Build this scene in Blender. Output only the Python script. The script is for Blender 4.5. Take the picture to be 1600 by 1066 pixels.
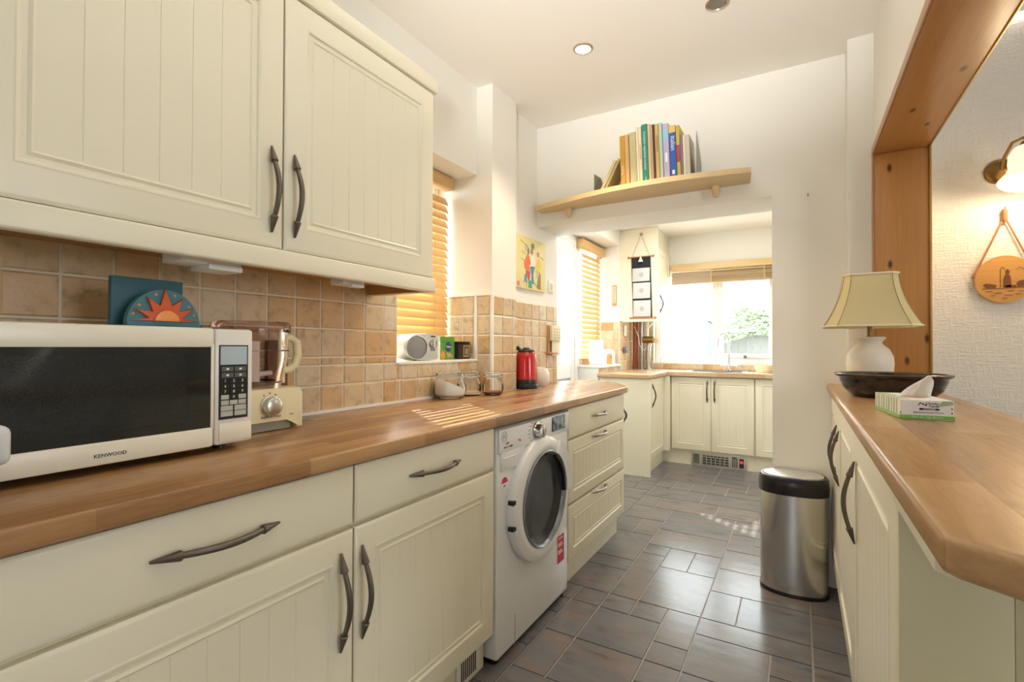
import bpy, bmesh, math, random
from mathutils import Vector, Matrix
from math import sin, cos, pi, radians
random.seed(7)
for o in list(bpy.data.objects): bpy.data.objects.remove(o)
S = bpy.context.scene
COL = S.collection

# ------------------------------------------------------------------ camera
cd = bpy.data.cameras.new('camera'); cam = bpy.data.objects.new('camera', cd); COL.objects.link(cam)
cd.sensor_width = 36.0; cd.lens = 770.513/1600*36; cd.clip_start = .02; cd.clip_end = 100
_y, _p, _r = radians(30.2304), radians(.6163), radians(.1833)
F = Vector((-sin(_y)*cos(_p), cos(_y)*cos(_p), sin(_p))); R = Vector((cos(_y), sin(_y), 0)); U = R.cross(F)
R2 = R*cos(_r)+U*sin(_r); U2 = -R*sin(_r)+U*cos(_r)
M = Matrix((R2, U2, -F)).transposed().to_4x4(); M.translation = Vector((1.5189, .0302, 1.1573))
cam.matrix_world = M
S.camera = cam
S.cycles.transparent_max_bounces = 24

# ------------------------------------------------------------------ world, sun, daylight, exposure
S.view_settings.view_transform = 'Standard'; S.view_settings.look = 'None'
S.view_settings.exposure = 1.36; S.view_settings.gamma = 1.0; S.view_settings.use_curve_mapping = False
W = bpy.data.worlds.new('sky'); S.world = W; W.use_nodes = True
bg = W.node_tree.nodes['Background']; bg.inputs[0].default_value = (.93, .97, 1, 1); bg.inputs[1].default_value = 3.2

H_CEIL = 2.57
def lamp(name, kind, loc, energy, color=(1, 1, 1), size=.1, size_y=None, target=None, spot=None, blend=.5):
    l = bpy.data.lights.new(name, kind); l.energy = energy; l.color = color
    if kind == 'AREA':
        l.size = size
        if size_y: l.shape = 'RECTANGLE'; l.size_y = size_y
    elif kind != 'SUN': l.shadow_soft_size = size
    if spot: l.spot_size = radians(spot); l.spot_blend = blend
    o = bpy.data.objects.new(name, l); COL.objects.link(o); o.location = loc
    if target is not None:
        o.rotation_euler = (Vector(target)-Vector(loc)).to_track_quat('-Z', 'Y').to_euler()
    return o
sun = lamp('sun', 'SUN', (-4, 6, 5), 7.0, (1, .96, .90)); sun.data.angle = radians(.6)
sun.rotation_euler = Vector((.62, -.44, -.56)).to_track_quat('-Z', 'Y').to_euler()
# portals for daylight; the dining-room window is unseen, sized for the light it gives
def portal(name, loc, sx, sy, target):
    o = lamp(name, 'AREA', loc, 1, (1, 1, 1), sx, sy, target); o.data.cycles.is_portal = True
portal('far_window_portal', (.735, 5.86, 1.49), 1.25, 1.02, (.735, 0, 1.49))
portal('back_door_portal', (-.42, 4.1, 1.2), 1.9, 2.1, (5, 4.1, 1.2))
portal('left_window_portal', (-.34, 1.94, 1.587), .63, 1.0, (5, 1.94, 1.587))
portal('dining_window_portal', (5.15, .55, 1.575), 1.3, 1.25, (0, .55, 1.575))
# the photographer's flash, bounced off the near ceiling, and an unseen fill light added to brighten the far kitchen
lamp('bounce_flash', 'SPOT', (1.4, -.25, 1.5), 108, (1, .995, .985), .12, None, (1.1, 1.15, H_CEIL), 62, .8)
lamp('far_room_fill', 'AREA', (.75, 4.25, 2.355), 8, (1, .97, .92), .5, .5, (.75, 4.25, 0))

# ------------------------------------------------------------------ materials
def lin(h):
    h = h.lstrip('#'); c = [int(h[i:i+2], 16)/255 for i in (0, 2, 4)]
    return tuple([x/12.92 if x <= .04045 else ((x+.055)/1.055)**2.4 for x in c]+[1])
class NT:
    def __init__(s, m): s.t = m.node_tree; s.N = s.t.nodes; s.L = s.t.links
    def n(s, typ, **kw):
        x = s.N.new(typ)
        for k, v in kw.items():
            if k.startswith('i_'):
                k = k[2:]; x.inputs[int(k) if k.isdigit() else k.replace('_', ' ')].default_value = v
            else: setattr(x, k, v)
        return x
    def l(s, a, b): s.L.new(a, b)
    def ramp(s, fac, stops):
        r = s.n('ShaderNodeValToRGB'); e = r.color_ramp.elements
        while len(e) < len(stops): e.new(.5)
        for el, (p, c) in zip(e, stops): el.position = p; el.color = c
        s.l(fac, r.inputs[0]); return r.outputs[0]
    def mix(s, f, a, b, typ='MIX'):
        x = s.n('ShaderNodeMix', data_type='RGBA', blend_type=typ)
        for sock, v in ((x.inputs[0], f), (x.inputs[6], a), (x.inputs[7], b)):
            if hasattr(v, 'is_linked'): s.l(v, sock)
            else: sock.default_value = v
        return x.outputs[2]
    def coords(s, which='Object', scale=(1, 1, 1), rot=(0, 0, 0), loc=(0, 0, 0)):
        tc = s.n('ShaderNodeTexCoord'); mp = s.n('ShaderNodeMapping')
        mp.inputs['Scale'].default_value = scale; mp.inputs['Rotation'].default_value = rot; mp.inputs['Location'].default_value = loc
        s.l(tc.outputs[which], mp.inputs[0]); return mp.outputs[0]
    def noise(s, co, scale, detail=3, rough=.5, dist=0):
        x = s.n('ShaderNodeTexNoise'); x.inputs['Scale'].default_value = scale; x.inputs['Detail'].default_value = detail
        x.inputs['Roughness'].default_value = rough; x.inputs['Distortion'].default_value = dist
        if co is not None: s.l(co, x.inputs['Vector'])
        return x.outputs['Fac']
    def bump(s, h, strength=.2, dist=.002):
        b = s.n('ShaderNodeBump'); b.inputs['Strength'].default_value = strength; b.inputs['Distance'].default_value = dist
        s.l(h, b.inputs['Height']); s.l(b.outputs[0], s.p.inputs['Normal'])
MATS = {}
def mat(name, color, rough=.5, metal=0, spec=.5, bump=None, vary=None, coat=0, emit=None):
    if name in MATS: return MATS[name]
    m = bpy.data.materials.new(name); m.use_nodes = True; MATS[name] = m
    t = NT(m); p = t.N['Principled BSDF']; t.p = p
    c = lin(color) if isinstance(color, str) else color
    p.inputs['Base Color'].default_value = c; p.inputs['Roughness'].default_value = rough
    p.inputs['Metallic'].default_value = metal; p.inputs['Specular IOR Level'].default_value = spec
    p.inputs['Coat Weight'].default_value = coat; p.inputs['Coat Roughness'].default_value = .08
    if emit: p.inputs['Emission Color'].default_value = lin(emit[0]); p.inputs['Emission Strength'].default_value = emit[1]
    if vary:                      # (scale, amount): soft tone variation of the thing itself
        f = t.noise(t.coords(), vary[0], 4, .6)
        d = tuple(x*(1-vary[1]) for x in c[:3])+(1,)
        t.l(t.mix(f, d, c), p.inputs['Base Color'])
    if bump: t.bump(t.noise(t.coords(), bump[0], 3), bump[1], bump[2] if len(bump) > 2 else .002)
    m['nt'] = 1
    return m
def custom(name):
    m = bpy.data.materials.new(name); m.use_nodes = True; MATS[name] = m
    t = NT(m); t.p = t.N['Principled BSDF']; return m, t

cream = mat('cream_foil', '#f1ead2', .36, bump=(60, .04))
cream_in = mat('cream_carcass', '#ebe3c6', .5)
wall_m = mat('wall_paint', '#f8f5ec', .85, bump=(35, .12))
ceil_m = mat('ceiling_paint', '#fbf6ed', .9, bump=(50, .08))
white_m = mat('white_paint', '#f6f4ee', .45)
upvc = mat('white_upvc', '#f7f8f6', .25)
pewter = mat('pewter', '#6f665c', .42, .85, bump=(220, .25, .001))
steel = mat('chrome', '#d6d6d6', .12, 1)
white_gloss = mat('white_enamel', '#f1f1f0', .22, coat=.3)
mw_white = mat('ivory_plastic', '#efe9d8', .3)
black_p = mat('black_plastic', '#151515', .35)
dark_gap = mat('dark_gap', '#1c1a17', .8)
grout_m = mat('tile_grout', '#efe6d2', .85, bump=(300, .2, .001))
floor_grout = mat('floor_joint', '#a39c94', .45)
chip = mat('chipboard_edge', '#c79a62', .6, vary=(40, .2))

def wood(name, base, dark, axis=1, scale=1, rough=.35, knots=False, spec=.5):
    m, t = custom(name)
    sc = [14*scale]*3; sc[axis] = .9*scale
    co = t.coords('Object', tuple(sc))
    f = t.noise(co, 2.2, 5, .6, .6)
    sc2 = [60*scale]*3; sc2[axis] = 1.2*scale
    g = t.noise(t.coords('Object', tuple(sc2)), 4, 2, .6)
    c = t.ramp(f, [(.25, lin(dark)), (.75, lin(base))])
    c = t.mix(.35, c, t.ramp(g, [(.3, lin(dark)), (.7, lin(base))]))
    if knots:
        v = t.n('ShaderNodeTexVoronoi', voronoi_dimensions='2D'); v.inputs['Scale'].default_value = 1
        sx = t.n('ShaderNodeSeparateXYZ'); cx = t.n('ShaderNodeCombineXYZ'); t.l(t.coords('Object', (7.3, 7.3 if axis != 1 else 3.4, 3.4 if axis == 2 else 7.3), (0, 0, 0), (.31, .2, .13)), sx.inputs[0])
        t.l(sx.outputs[0], cx.inputs[0]); t.l(sx.outputs[axis], cx.inputs[1]); t.l(cx.outputs[0], v.inputs['Vector'])
        kf = t.ramp(v.outputs['Distance'], [(.03, (1, 1, 1, 1)), (.085, (0, 0, 0, 1))])
        c = t.mix(kf, c, lin('#5a3216'))
    t.l(c, t.p.inputs['Base Color']); t.p.inputs['Roughness'].default_value = rough; t.p.inputs['Specular IOR Level'].default_value = spec
    t.bump(g, .06)
    return m
pine = wood('orange_pine', '#cd9455', '#b67d42', 2, 1, .35, True)
pine_h = wood('orange_pine_beam', '#cd9557', '#b67e44', 1, 1, .35, True)
maple = wood('pale_maple', '#ead2a4', '#dcbf8c', 0, .6, .45)
slat_m = wood('honey_slat', '#e6c088', '#d2a668', 1, .7, .4)
slat_x = wood('honey_slat_across', '#ecd0a0', '#dab880', 0, .7, .4)
board_m = wood('dark_board', '#8a5a35', '#5f3a20', 2, .8, .4)
plaque_m = wood('plaque_wood', '#d9a35d', '#c88f49', 0, .5, .4)

def staves(name, along, sw=.042, sl=.38, c1='#ab7d51', c2='#7f5634', c3='#c39a6c', gm=.3):
    """walnut block print: printed staves on a smooth laminate"""
    m, t = custom(name)
    rot = (0, 0, radians(90)) if along == 'Y' else (0, 0, 0)
    co = t.coords('Object', (1, 1, 1), rot)
    b = t.n('ShaderNodeTexBrick'); b.offset = .37; b.offset_frequency = 2
    for k, v in (('Scale', 1), ('Mortar Size', .0004), ('Mortar Smooth', .1), ('Bias', 0), ('Brick Width', sl), ('Row Height', sw)): b.inputs[k].default_value = v
    b.inputs['Color1'].default_value = (0, 0, 0, 1); b.inputs['Color2'].default_value = (1, 1, 1, 1); b.inputs['Mortar'].default_value = (.35, .35, .35, 1)
    t.l(co, b.inputs['Vector'])
    sc = (18, 1.6, 18) if along == 'Y' else (1.6, 18, 18)
    g = t.noise(t.coords('Object', sc), 5, 5, .65, .8)
    base = t.ramp(b.outputs['Color'], [(0, lin(c2)), (.3, lin(c1)), (.6, lin(c1)), (1, lin(c3))])
    gr = t.ramp(g, [(.3, lin(c2)), (.7, lin(c3))])
    t.l(t.mix(gm, base, gr), t.p.inputs['Base Color'])
    t.p.inputs['Roughness'].default_value = .27; t.p.inputs['Specular IOR Level'].default_value = .5
    t.bump(g, .03)
    return m
stave_y = staves('walnut_block_left', 'Y')
stave_r = staves('walnut_block_right', 'Y', .082, .5, '#b3885b', '#86603b', '#c9a070', .3)
stave_x = staves('walnut_block_far', 'X', .05, .4, '#c6a27c', '#a17f5d', '#d6bb97')

def tile_mat(name, cols, rough, nscale, bumpd, spread=1.0, streak=None, veins=None):
    m, t = custom(name)
    oi = t.n('ShaderNodeObjectInfo')
    tc = t.n('ShaderNodeTexCoord'); add = t.n('ShaderNodeVectorMath', operation='ADD')
    mul = t.n('ShaderNodeVectorMath', operation='SCALE'); mul.inputs['Scale'].default_value = 37
    cmb = t.n('ShaderNodeCombineXYZ')
    for k in range(3): t.l(oi.outputs['Random'], cmb.inputs[k])
    t.l(cmb.outputs[0], mul.inputs[0]); t.l(tc.outputs['Object'], add.inputs[0]); t.l(mul.outputs[0], add.inputs[1])
    co = add.outputs[0]
    if streak:
        mp = t.n('ShaderNodeMapping'); mp.inputs['Scale'].default_value = streak; mp.inputs['Rotation'].default_value = (0, 0, .7); t.l(co, mp.inputs[0]); co = mp.outputs[0]
    base = t.ramp(oi.outputs['Random'], [(i/(len(cols)-1), lin(c)) for i, c in enumerate(cols)])
    f = t.noise(co, nscale, 6, .62, .4)
    if veins: base = t.mix(.4, base, t.ramp(t.noise(co, nscale*.55, 4, .6, 1.2), [(.35, lin(veins[0])), (.5, lin(cols[0])), (.66, lin(veins[1]))]))
    ov = t.ramp(f, [(.3, (.50, .47, .42, 1)), (.46, (.98, .97, .95, 1)), (.75, (1.18, 1.13, 1.06, 1))])
    t.l(t.mix(spread, base, ov, 'MULTIPLY'), t.p.inputs['Base Color'])
    t.p.inputs['Roughness'].default_value = rough
    t.bump(t.noise(co, nscale*1.7, 5, .6), bumpd[0], bumpd[1])
    return m
wtile = tile_mat('rustic_tile', ['#d9c9ac', '#d0aa78', '#ddcfb5', '#cba573', '#d8c9ae', '#d3b589'], .3, 24, (.3, .003), .7)
ftile = tile_mat('slate_vinyl', ['#747274', '#6b6c70', '#787371', '#6a6b71', '#77726f', '#706f71'], .2, 5, (.2, .003), .8, (1, 2.6, 1), ('#616873', '#8a7268'))

def clear(name, tint=(1, 1, 1, 1), gloss=.12, rough=.0, absorb=None):
    """clear thin glass or plastic: straight-through light plus a sharp reflection at grazing angles"""
    m = bpy.data.materials.new(name); m.use_nodes = True; MATS[name] = m
    t = NT(m); t.N.remove(t.N['Principled BSDF'])
    out = t.N['Material Output']; tr = t.n('ShaderNodeBsdfTransparent'); gl = t.n('ShaderNodeBsdfGlossy')
    tr.inputs[0].default_value = tint; gl.inputs[0].default_value = (1, 1, 1, 1); gl.inputs['Roughness'].default_value = rough
    lw = t.n('ShaderNodeLayerWeight'); lw.inputs['Blend'].default_value = gloss
    mx = t.n('ShaderNodeMixShader'); t.l(lw.outputs['Fresnel'], mx.inputs[0]); t.l(tr.outputs[0], mx.inputs[1]); t.l(gl.outputs[0], mx.inputs[2])
    t.l(mx.outputs[0], out.inputs[0]); return m
glass = clear('window_glass', (.97, .99, .98, 1), .05)
m = bpy.data.materials.new('obscure_glass'); m.use_nodes = True; MATS['obscure_glass'] = m
t = NT(m); t.N.remove(t.N['Principled BSDF']); tl = t.n('ShaderNodeBsdfTranslucent'); tl.inputs[0].default_value = (.42, .44, .44, 1); gl = t.n('ShaderNodeBsdfGlossy'); gl.inputs['Roughness'].default_value = .1
mx = t.n('ShaderNodeMixShader'); mx.inputs[0].default_value = .06; t.l(tl.outputs[0], mx.inputs[1]); t.l(gl.outputs[0], mx.inputs[2]); t.l(mx.outputs[0], t.N['Material Output'].inputs[0])
obscure = m
jar_glass = clear('jar_glass', (.975, .985, .975, 1), .16)
smoky = clear('smoky_plastic', (.90, .83, .83, 1), .2, .08)

# ------------------------------------------------------------------ mesh helpers
def V(*a): return Vector(a)
def box(bm, lo, hi, mi=0):
    x0, y0, z0 = lo; x1, y1, z1 = hi
    v = [bm.verts.new(c) for c in ((x0, y0, z0), (x1, y0, z0), (x1, y1, z0), (x0, y1, z0), (x0, y0, z1), (x1, y0, z1), (x1, y1, z1), (x0, y1, z1))]
    fs = []
    for q in ((0, 3, 2, 1), (4, 5, 6, 7), (0, 1, 5, 4), (1, 2, 6, 5), (2, 3, 7, 6), (3, 0, 4, 7)):
        f = bm.faces.new([v[i] for i in q]); f.material_index = mi; fs.append(f)
    return v, fs
def rbox(bm, lo, hi, r=.004, seg=2, mi=0):
    v, fs = box(bm, lo, hi, mi)
    es = list({e for f in fs for e in f.edges})
    bmesh.ops.bevel(bm, geom=es, offset=r, segments=seg, affect='EDGES', profile=.5)
def ring_basis(d):
    d = d.normalized(); a = Vector((0, 0, 1)) if abs(d.z) < .9 else Vector((1, 0, 0))
    u = d.cross(a).normalized(); return u, d.cross(u).normalized()
def tube(bm, pts, r, seg=10, cap=True, mi=0):
    pts = [Vector(p) for p in pts]; n = len(pts); rs = r if isinstance(r, (list, tuple)) else [r]*n
    rings = []; u = None
    for i, p in enumerate(pts):
        d = (pts[min(i+1, n-1)]-pts[max(i-1, 0)])
        if u is None: u, w = ring_basis(d)
        else:
            dn = d.normalized(); u = (u-dn*u.dot(dn)).normalized(); w = dn.cross(u)
        rings.append([bm.verts.new(p+(u*cos(2*pi*k/seg)+w*sin(2*pi*k/seg))*rs[i]) for k in range(seg)])
    for a, b in zip(rings, rings[1:]):
        for k in range(seg):
            f = bm.faces.new((a[k], a[(k+1) % seg], b[(k+1) % seg], b[k])); f.material_index = mi
    if cap:
        f = bm.faces.new(rings[0][::-1]); f.material_index = mi; f = bm.faces.new(rings[-1]); f.material_index = mi
def lathe(bm, prof, c=(0, 0, 0), seg=28, sx=1, sy=1, close=True, axis='Z', mi=0):
    """revolve (radius, height) pairs; axis X/Y/Z"""
    rings = []
    for r, h in prof:
        row = []
        for k in range(seg):
            a = 2*pi*k/seg; x, y = r*cos(a)*sx, r*sin(a)*sy
            q = {'Z': (x, y, h), 'X': (h, x, y), 'Y': (y, h, x)}[axis]
            row.append(bm.verts.new((c[0]+q[0], c[1]+q[1], c[2]+q[2])))
        rings.append(row)
    for a, b in zip(rings, rings[1:]):
        for k in range(seg):
            f = bm.faces.new((a[k], a[(k+1) % seg], b[(k+1) % seg], b[k])); f.material_index = mi
    if close:
        f = bm.faces.new(rings[0][::-1]); f.material_index = mi; f = bm.faces.new(rings[-1]); f.material_index = mi
def prism(bm, poly, h0, h1, plane='XY', bevel=0, seg=2, mi=0):
    """extrude a 2-D polygon; plane XY -> along Z, YZ -> along X, XZ -> along Y"""
    def P(a, b, h): return {'XY': (a, b, h), 'YZ': (h, a, b), 'XZ': (a, h, b)}[plane]
    lo = [bm.verts.new(P(a, b, h0)) for a, b in poly]; hi = [bm.verts.new(P(a, b, h1)) for a, b in poly]
    n = len(poly); fs = [bm.faces.new(lo[::-1]), bm.faces.new(hi)]
    for i in range(n): fs.append(bm.faces.new((lo[i], lo[(i+1) % n], hi[(i+1) % n], hi[i])))
    for f in fs: f.material_index = mi
    if bevel:
        es = list({e for f in fs[:2] for e in f.edges})
        bmesh.ops.bevel(bm, geom=es, offset=bevel, segments=seg, affect='EDGES', profile=.5)
def B(): return bmesh.new()
def link(name, me, parent=None):
    o = bpy.data.objects.new(name, me); COL.objects.link(o)
    if parent is not None: o.parent = parent
    return o
def wloc(o):
    v = Vector((0, 0, 0))
    while o is not None: v += o.location; o = o.parent
    return v
def obj(name, bm, m, parent=None, local=False, smooth=38, at=None):
    """one mesh object; coordinates are world ones unless local. Things that are one mesh get their origin at the base."""
    bmesh.ops.recalc_face_normals(bm, faces=bm.faces)
    off = Vector((0, 0, 0))
    if parent is not None and not local: off = wloc(parent)
    if parent is None and not local:
        xs = [v.co for v in bm.verts]
        off = Vector(((min(v.x for v in xs)+max(v.x for v in xs))/2, (min(v.y for v in xs)+max(v.y for v in xs))/2, min(v.z for v in xs)))
    bmesh.ops.translate(bm, verts=bm.verts, vec=-off)
    me = bpy.data.meshes.new(name); bm.to_mesh(me); bm.free()
    for x in (m if isinstance(m, (list, tuple)) else [m]): me.materials.append(x)
    if smooth:
        me.polygons.foreach_set('use_smooth', [True]*len(me.polygons)); me.set_sharp_from_angle(angle=radians(smooth))
    o = link(name, me, parent)
    if parent is None and not local: o.location = off
    return o
def tag(o, label, cat, group=None):
    o['label'] = label; o['category'] = cat
    if group: o['group'] = group
    return o
def thing(name, label, cat, loc=(0, 0, 0), group=None, rz=0):
    o = bpy.data.objects.new(name, None); COL.objects.link(o); o.location = loc; o.rotation_euler = (0, 0, rz); o.empty_display_size = .05
    return tag(o, label, cat, group)
def struct(name, bm, m, parent=None, smooth=38):
    o = obj(name, bm, m, parent, smooth=smooth)
    if parent is None: o['kind'] = 'structure'
    return o
def sempty(name, loc=(0, 0, 0)):
    o = bpy.data.objects.new(name, None); COL.objects.link(o); o.location = loc; o['kind'] = 'structure'; return o
def bx(name, lo, hi, m, parent=None, r=0, seg=2):
    b = B(); rbox(b, lo, hi, r, seg) if r else box(b, lo, hi); return obj(name, b, m, parent)
def frame_xf(b, o, a, n, up=(0, 0, 1)):
    """map local (u, v, d) to o + a*u + up*v + n*d"""
    o, a, n, up = Vector(o), Vector(a), Vector(n), Vector(up)
    for v in b.verts: v.co = o+a*v.co.x+up*v.co.y+n*v.co.z
def text(name, s, size, o, a, up, m, parent, depth=.0006, align='CENTER', sx=1):
    cu = bpy.data.curves.new('lettering', 'FONT'); cu.body = s; cu.size = size; cu.align_x = align; cu.align_y = 'CENTER'; cu.extrude = depth; cu.resolution_u = 2
    tmp = bpy.data.objects.new('lettering', cu); COL.objects.link(tmp)
    dg = bpy.context.evaluated_depsgraph_get(); me = bpy.data.meshes.new_from_object(tmp.evaluated_get(dg)); bpy.data.objects.remove(tmp)
    o, a, up = Vector(o), Vector(a).normalized(), Vector(up).normalized(); n = a.cross(up)
    off = wloc(parent)
    for v in me.vertices: v.co = o+a*v.co.x*sx+up*v.co.y+n*v.co.z-off
    me.materials.clear(); me.materials.append(m)
    return link(name, me, parent)

def door_bm(w, h, t=.02, field=True, border=.062, step=.062, plain_edge=.009):
    """foil-wrapped door face in (u, v, d): chamfered edge, bead, routed tongue-and-groove field"""
    b = B()
    def loop(i, d): return [b.verts.new(c) for c in ((i, i, d), (w-i, i, d), (w-i, h-i, d), (i, h-i, d))]
    def bridge(p, q):
        for k in range(4): b.faces.new((p[k], p[(k+1) % 4], q[(k+1) % 4], q[k]))
    back = loop(0, 0); b.faces.new(back[::-1])
    prof = [(0, t-.005), (plain_edge*.55, t-.0012), (plain_edge, t)]
    if field:
        k = border
        prof += [(k, t), (k+.004, t+.0018), (k+.009, t+.0005), (k+.012, t-.004), (k+.020, t-.0045), (k+.026, t-.001), (k+.030, t-.0035), (k+.034, t-.0035)]
    prev = back
    for i, d in prof:
        cur = loop(i, d); bridge(prev, cur); prev = cur
    if not field: b.faces.new(prev)
    else:
        i, d = prof[-1]; x0, x1, y0, y1 = i, w-i, i, h-i
        n = max(1, round((x1-x0)/step)); xs = [x0+(x1-x0)*k/n for k in range(n+1)]; g = .0018
        edge = [(x0, d)]
        for x in xs[1:-1]: edge += [(x-g, d), (x, d-.0013), (x+g, d)]
        edge.append((x1, d))
        lo = [b.verts.new((x, y0, z)) for x, z in edge]; hi = [b.verts.new((x, y1, z)) for x, z in edge]
        for k in range(len(edge)-1): b.faces.new((lo[k], lo[k+1], hi[k+1], hi[k]))
    return b
def handle_bm(p0, p1, n, fat=1.0, bow=.022):
    """bow handle: two spear-tip feet and an arched bar between them"""
    b = B(); p0, p1, n = Vector(p0), Vector(p1), Vector(n).normalized(); d = p1-p0; L = d.length; d = d/L
    tip = .19*L; r = .0085*fat
    for s, q in ((1, p0), (-1, p1)):
        a = q+n*.004; e = q+d*s*tip+n*.016
        tube(b, [a, a.lerp(e, .5), a.lerp(e, .95), e], [.0025*fat, r*.75, r*1.15, r*.95], 10)
    pts = []; s0, s1 = p0+d*tip*.9+n*.015, p1-d*tip*.9+n*.015
    for k in range(13):
        f = k/12; pts.append(s0.lerp(s1, f)+n*bow*sin(pi*f))
    tube(b, pts, [.0058*fat*(1+.2*sin(pi*k/12)) for k in range(13)], 10)
    return b
def add_door(parent, o, a, n, w, h, name='door', field=True, m=None, hnd=None, hm=None, border=.062, fat=1.0, step=.062, bow=.02):
    b = door_bm(w, h, .02, field, border, step); frame_xf(b, o, a, n)
    d = obj(name, b, m or cream, parent, smooth=25)
    if hnd: obj('handle', handle_bm(hnd[0], hnd[1], n, fat, bow), hm or pewter, d)
    return d

# ------------------------------------------------------------------ room shell
H = 2.57; WT = .91; WB = .872
b = B(); box(b, (-.6, -3, -.1), (5.2, 5.9, -.003)); floor = struct('floor', b, floor_grout)
b = B(); box(b, (-.4, -3, H), (5.2, 2.88, H+.12)); ceiling = struct('ceiling', b, ceil_m)
b = B(); box(b, (-.4, 3.18, 2.37), (2.4, 5.9, H+.12)); struct('ceiling_far', b, ceil_m)

# slate-look vinyl tiles, laid in a repeating mix of sizes on a module
u = .1355; fx0, fy0 = .745-9*.1355, 2.135-10*.136
NX, NY = 18, 34; occ = [[False]*NY for _ in range(NX)]
fixed = [(9, 8, 2, 2), (11, 9, 1, 2), (9, 18, 3, 3), (12, 10, 3, 1), (12, 8, 2, 2), (14, 8, 1, 1), (11, 8, 1, 1), (10, 10, 2, 1), (9, 10, 1, 1), (10, 11, 2, 3), (8, 10, 1, 1), (7, 11, 2, 2), (12, 11, 1, 2), (13, 11, 2, 2), (9, 11, 1, 4), (12, 13, 3, 2)]
FT = {}
def ftile_mesh(w, h):
    k = (w, h)
    if k not in FT:
        b = B(); g = .0032; x1, y1 = w*u-g, h*.136-g
        v, fs = box(b, (g, g, -.003), (x1, y1, 0)); f = fs[1]
        r = bmesh.ops.inset_region(b, faces=[f], thickness=.0035, depth=0)
        for vv in f.verts: vv.co.z = .0008
        me = bpy.data.meshes.new('floor_tile'); bmesh.ops.recalc_face_normals(b, faces=b.faces); b.to_mesh(me); b.free(); me.materials.append(ftile); FT[k] = me
    return FT[k]
rf = random.Random(11)
def lay(i, j, w, h):
    for a in range(w):
        for c in range(h): occ[i+a][j+c] = True
    X, Y = fx0+i*u, fy0+j*.136
    if X > 1.70 and Y < 3.0: return
    if X+w*u < .5 and Y+h*.136 < 3.0: return
    if X < -.15 and Y > 3.0: return
    o = link('tile', ftile_mesh(w, h), floor); o.location = Vector((X, Y, 0))-floor.location
def free(i, j, w, h): return i+w <= NX and j+h <= NY and not any(occ[i+a][j+c] for a in range(w) for c in range(h))
for f in fixed:
    if free(*f): lay(*f)
for j in range(NY):
    for i in range(NX):
        if occ[i][j]: continue
        opts = [s for s in ((2, 2), (3, 2), (2, 3), (3, 3), (2, 1), (1, 2), (1, 1), (2, 2), (2, 1), (1, 2)) if free(i, j, *s)]
        lay(i, j, *rf.choice(opts))

# left wall (tiled), with the recessed window over the worktop
WIN = (1.634, 2.25, 1.084, 2.09)
b = B()
box(b, (-.34, -3, -.1), (0, WIN[0], H)); box(b, (-.34, WIN[0], -.1), (0, WIN[1], WIN[2])); box(b, (-.34, WIN[0], WIN[3]), (0, WIN[1], H))
box(b, (-.34, 2.25, -.1), (.10, 2.51, H)); box(b, (-.34, 2.51, -.1), (.05, 3.17, H))
wall_l = struct('wall_left', b, wall_m)
def tile_mesh(w, h, key, D={}):
    k = (round(w, 3), round(h, 3))
    if k not in D:
        b = B(); g = .0028; x0, x1, y0, y1 = g, w-g, g, h-g; e = min(.004, (x1-x0)*.3)
        rr = random.Random(hash(k) % 1000)
        lo = [b.verts.new((x, y, 0)) for x, y in ((x0, y0), (x1, y0), (x1, y1), (x0, y1))]
        mid = [b.verts.new((x+rr.uniform(-.0008, .0008), y+rr.uniform(-.0008, .0008), .004)) for x, y in ((x0, y0), (x1, y0), (x1, y1), (x0, y1))]
        hi = [b.verts.new((x, y, .0065)) for x, y in ((x0+e, y0+e), (x1-e, y0+e), (x1-e, y1-e), (x0+e, y1-e))]
        for p, q in ((lo, mid), (mid, hi)):
            for i in range(4): b.faces.new((p[i], p[(i+1) % 4], q[(i+1) % 4], q[i]))
        b.faces.new(hi)
        me = bpy.data.meshes.new('wall_tile'); b.to_mesh(me); b.free(); me.materials.append(wtile)
        D[k] = me
    return D[k]
TP = .1052; TZ = 1.3249
def tiles(parent, o, a, n, s0, s1, v0, v1, off, hole=None, pitch=TP, zoff=TZ):
    """tile a rectangle: s along axis a from point o, v = height; grid phase off; hole = (s0, s1, v0, v1)"""
    a, n, o = Vector(a), Vector(n), Vector(o); base = wloc(parent)
    Mx = Matrix((a, Vector((0, 0, 1)), n)).transposed().to_4x4()
    def cuts(lo, hi, ph, extra):
        c = {round(lo, 4), round(hi, 4)}; k = math.ceil((lo-ph)/pitch)
        while ph+k*pitch < hi: c.add(round(ph+k*pitch, 4)); k += 1
        for e in extra:
            if lo < e < hi: c.add(round(e, 4))
        c = sorted(c); return c
    ss = cuts(s0, s1, off, hole[:2] if hole else []); vs = cuts(v0, v1, zoff, hole[2:] if hole else [])
    for i in range(len(ss)-1):
        for j in range(len(vs)-1):
            w, h = ss[i+1]-ss[i], vs[j+1]-vs[j]
            if w < .014 or h < .014: continue
            if hole and hole[0]-.001 <= ss[i] < hole[1]-.001 and hole[2]-.001 <= vs[j] < hole[3]-.001: continue
            t = link('tile', tile_mesh(w, h, 0), parent)
            m = Mx.copy(); m.translation = o+a*ss[i]+Vector((0, 0, vs[j]))-base; t.matrix_local = m
            t.rotation_euler.rotate_axis('X', random.uniform(-.004, .004)); t.rotation_euler.rotate_axis('Y', random.uniform(-.004, .004))
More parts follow.
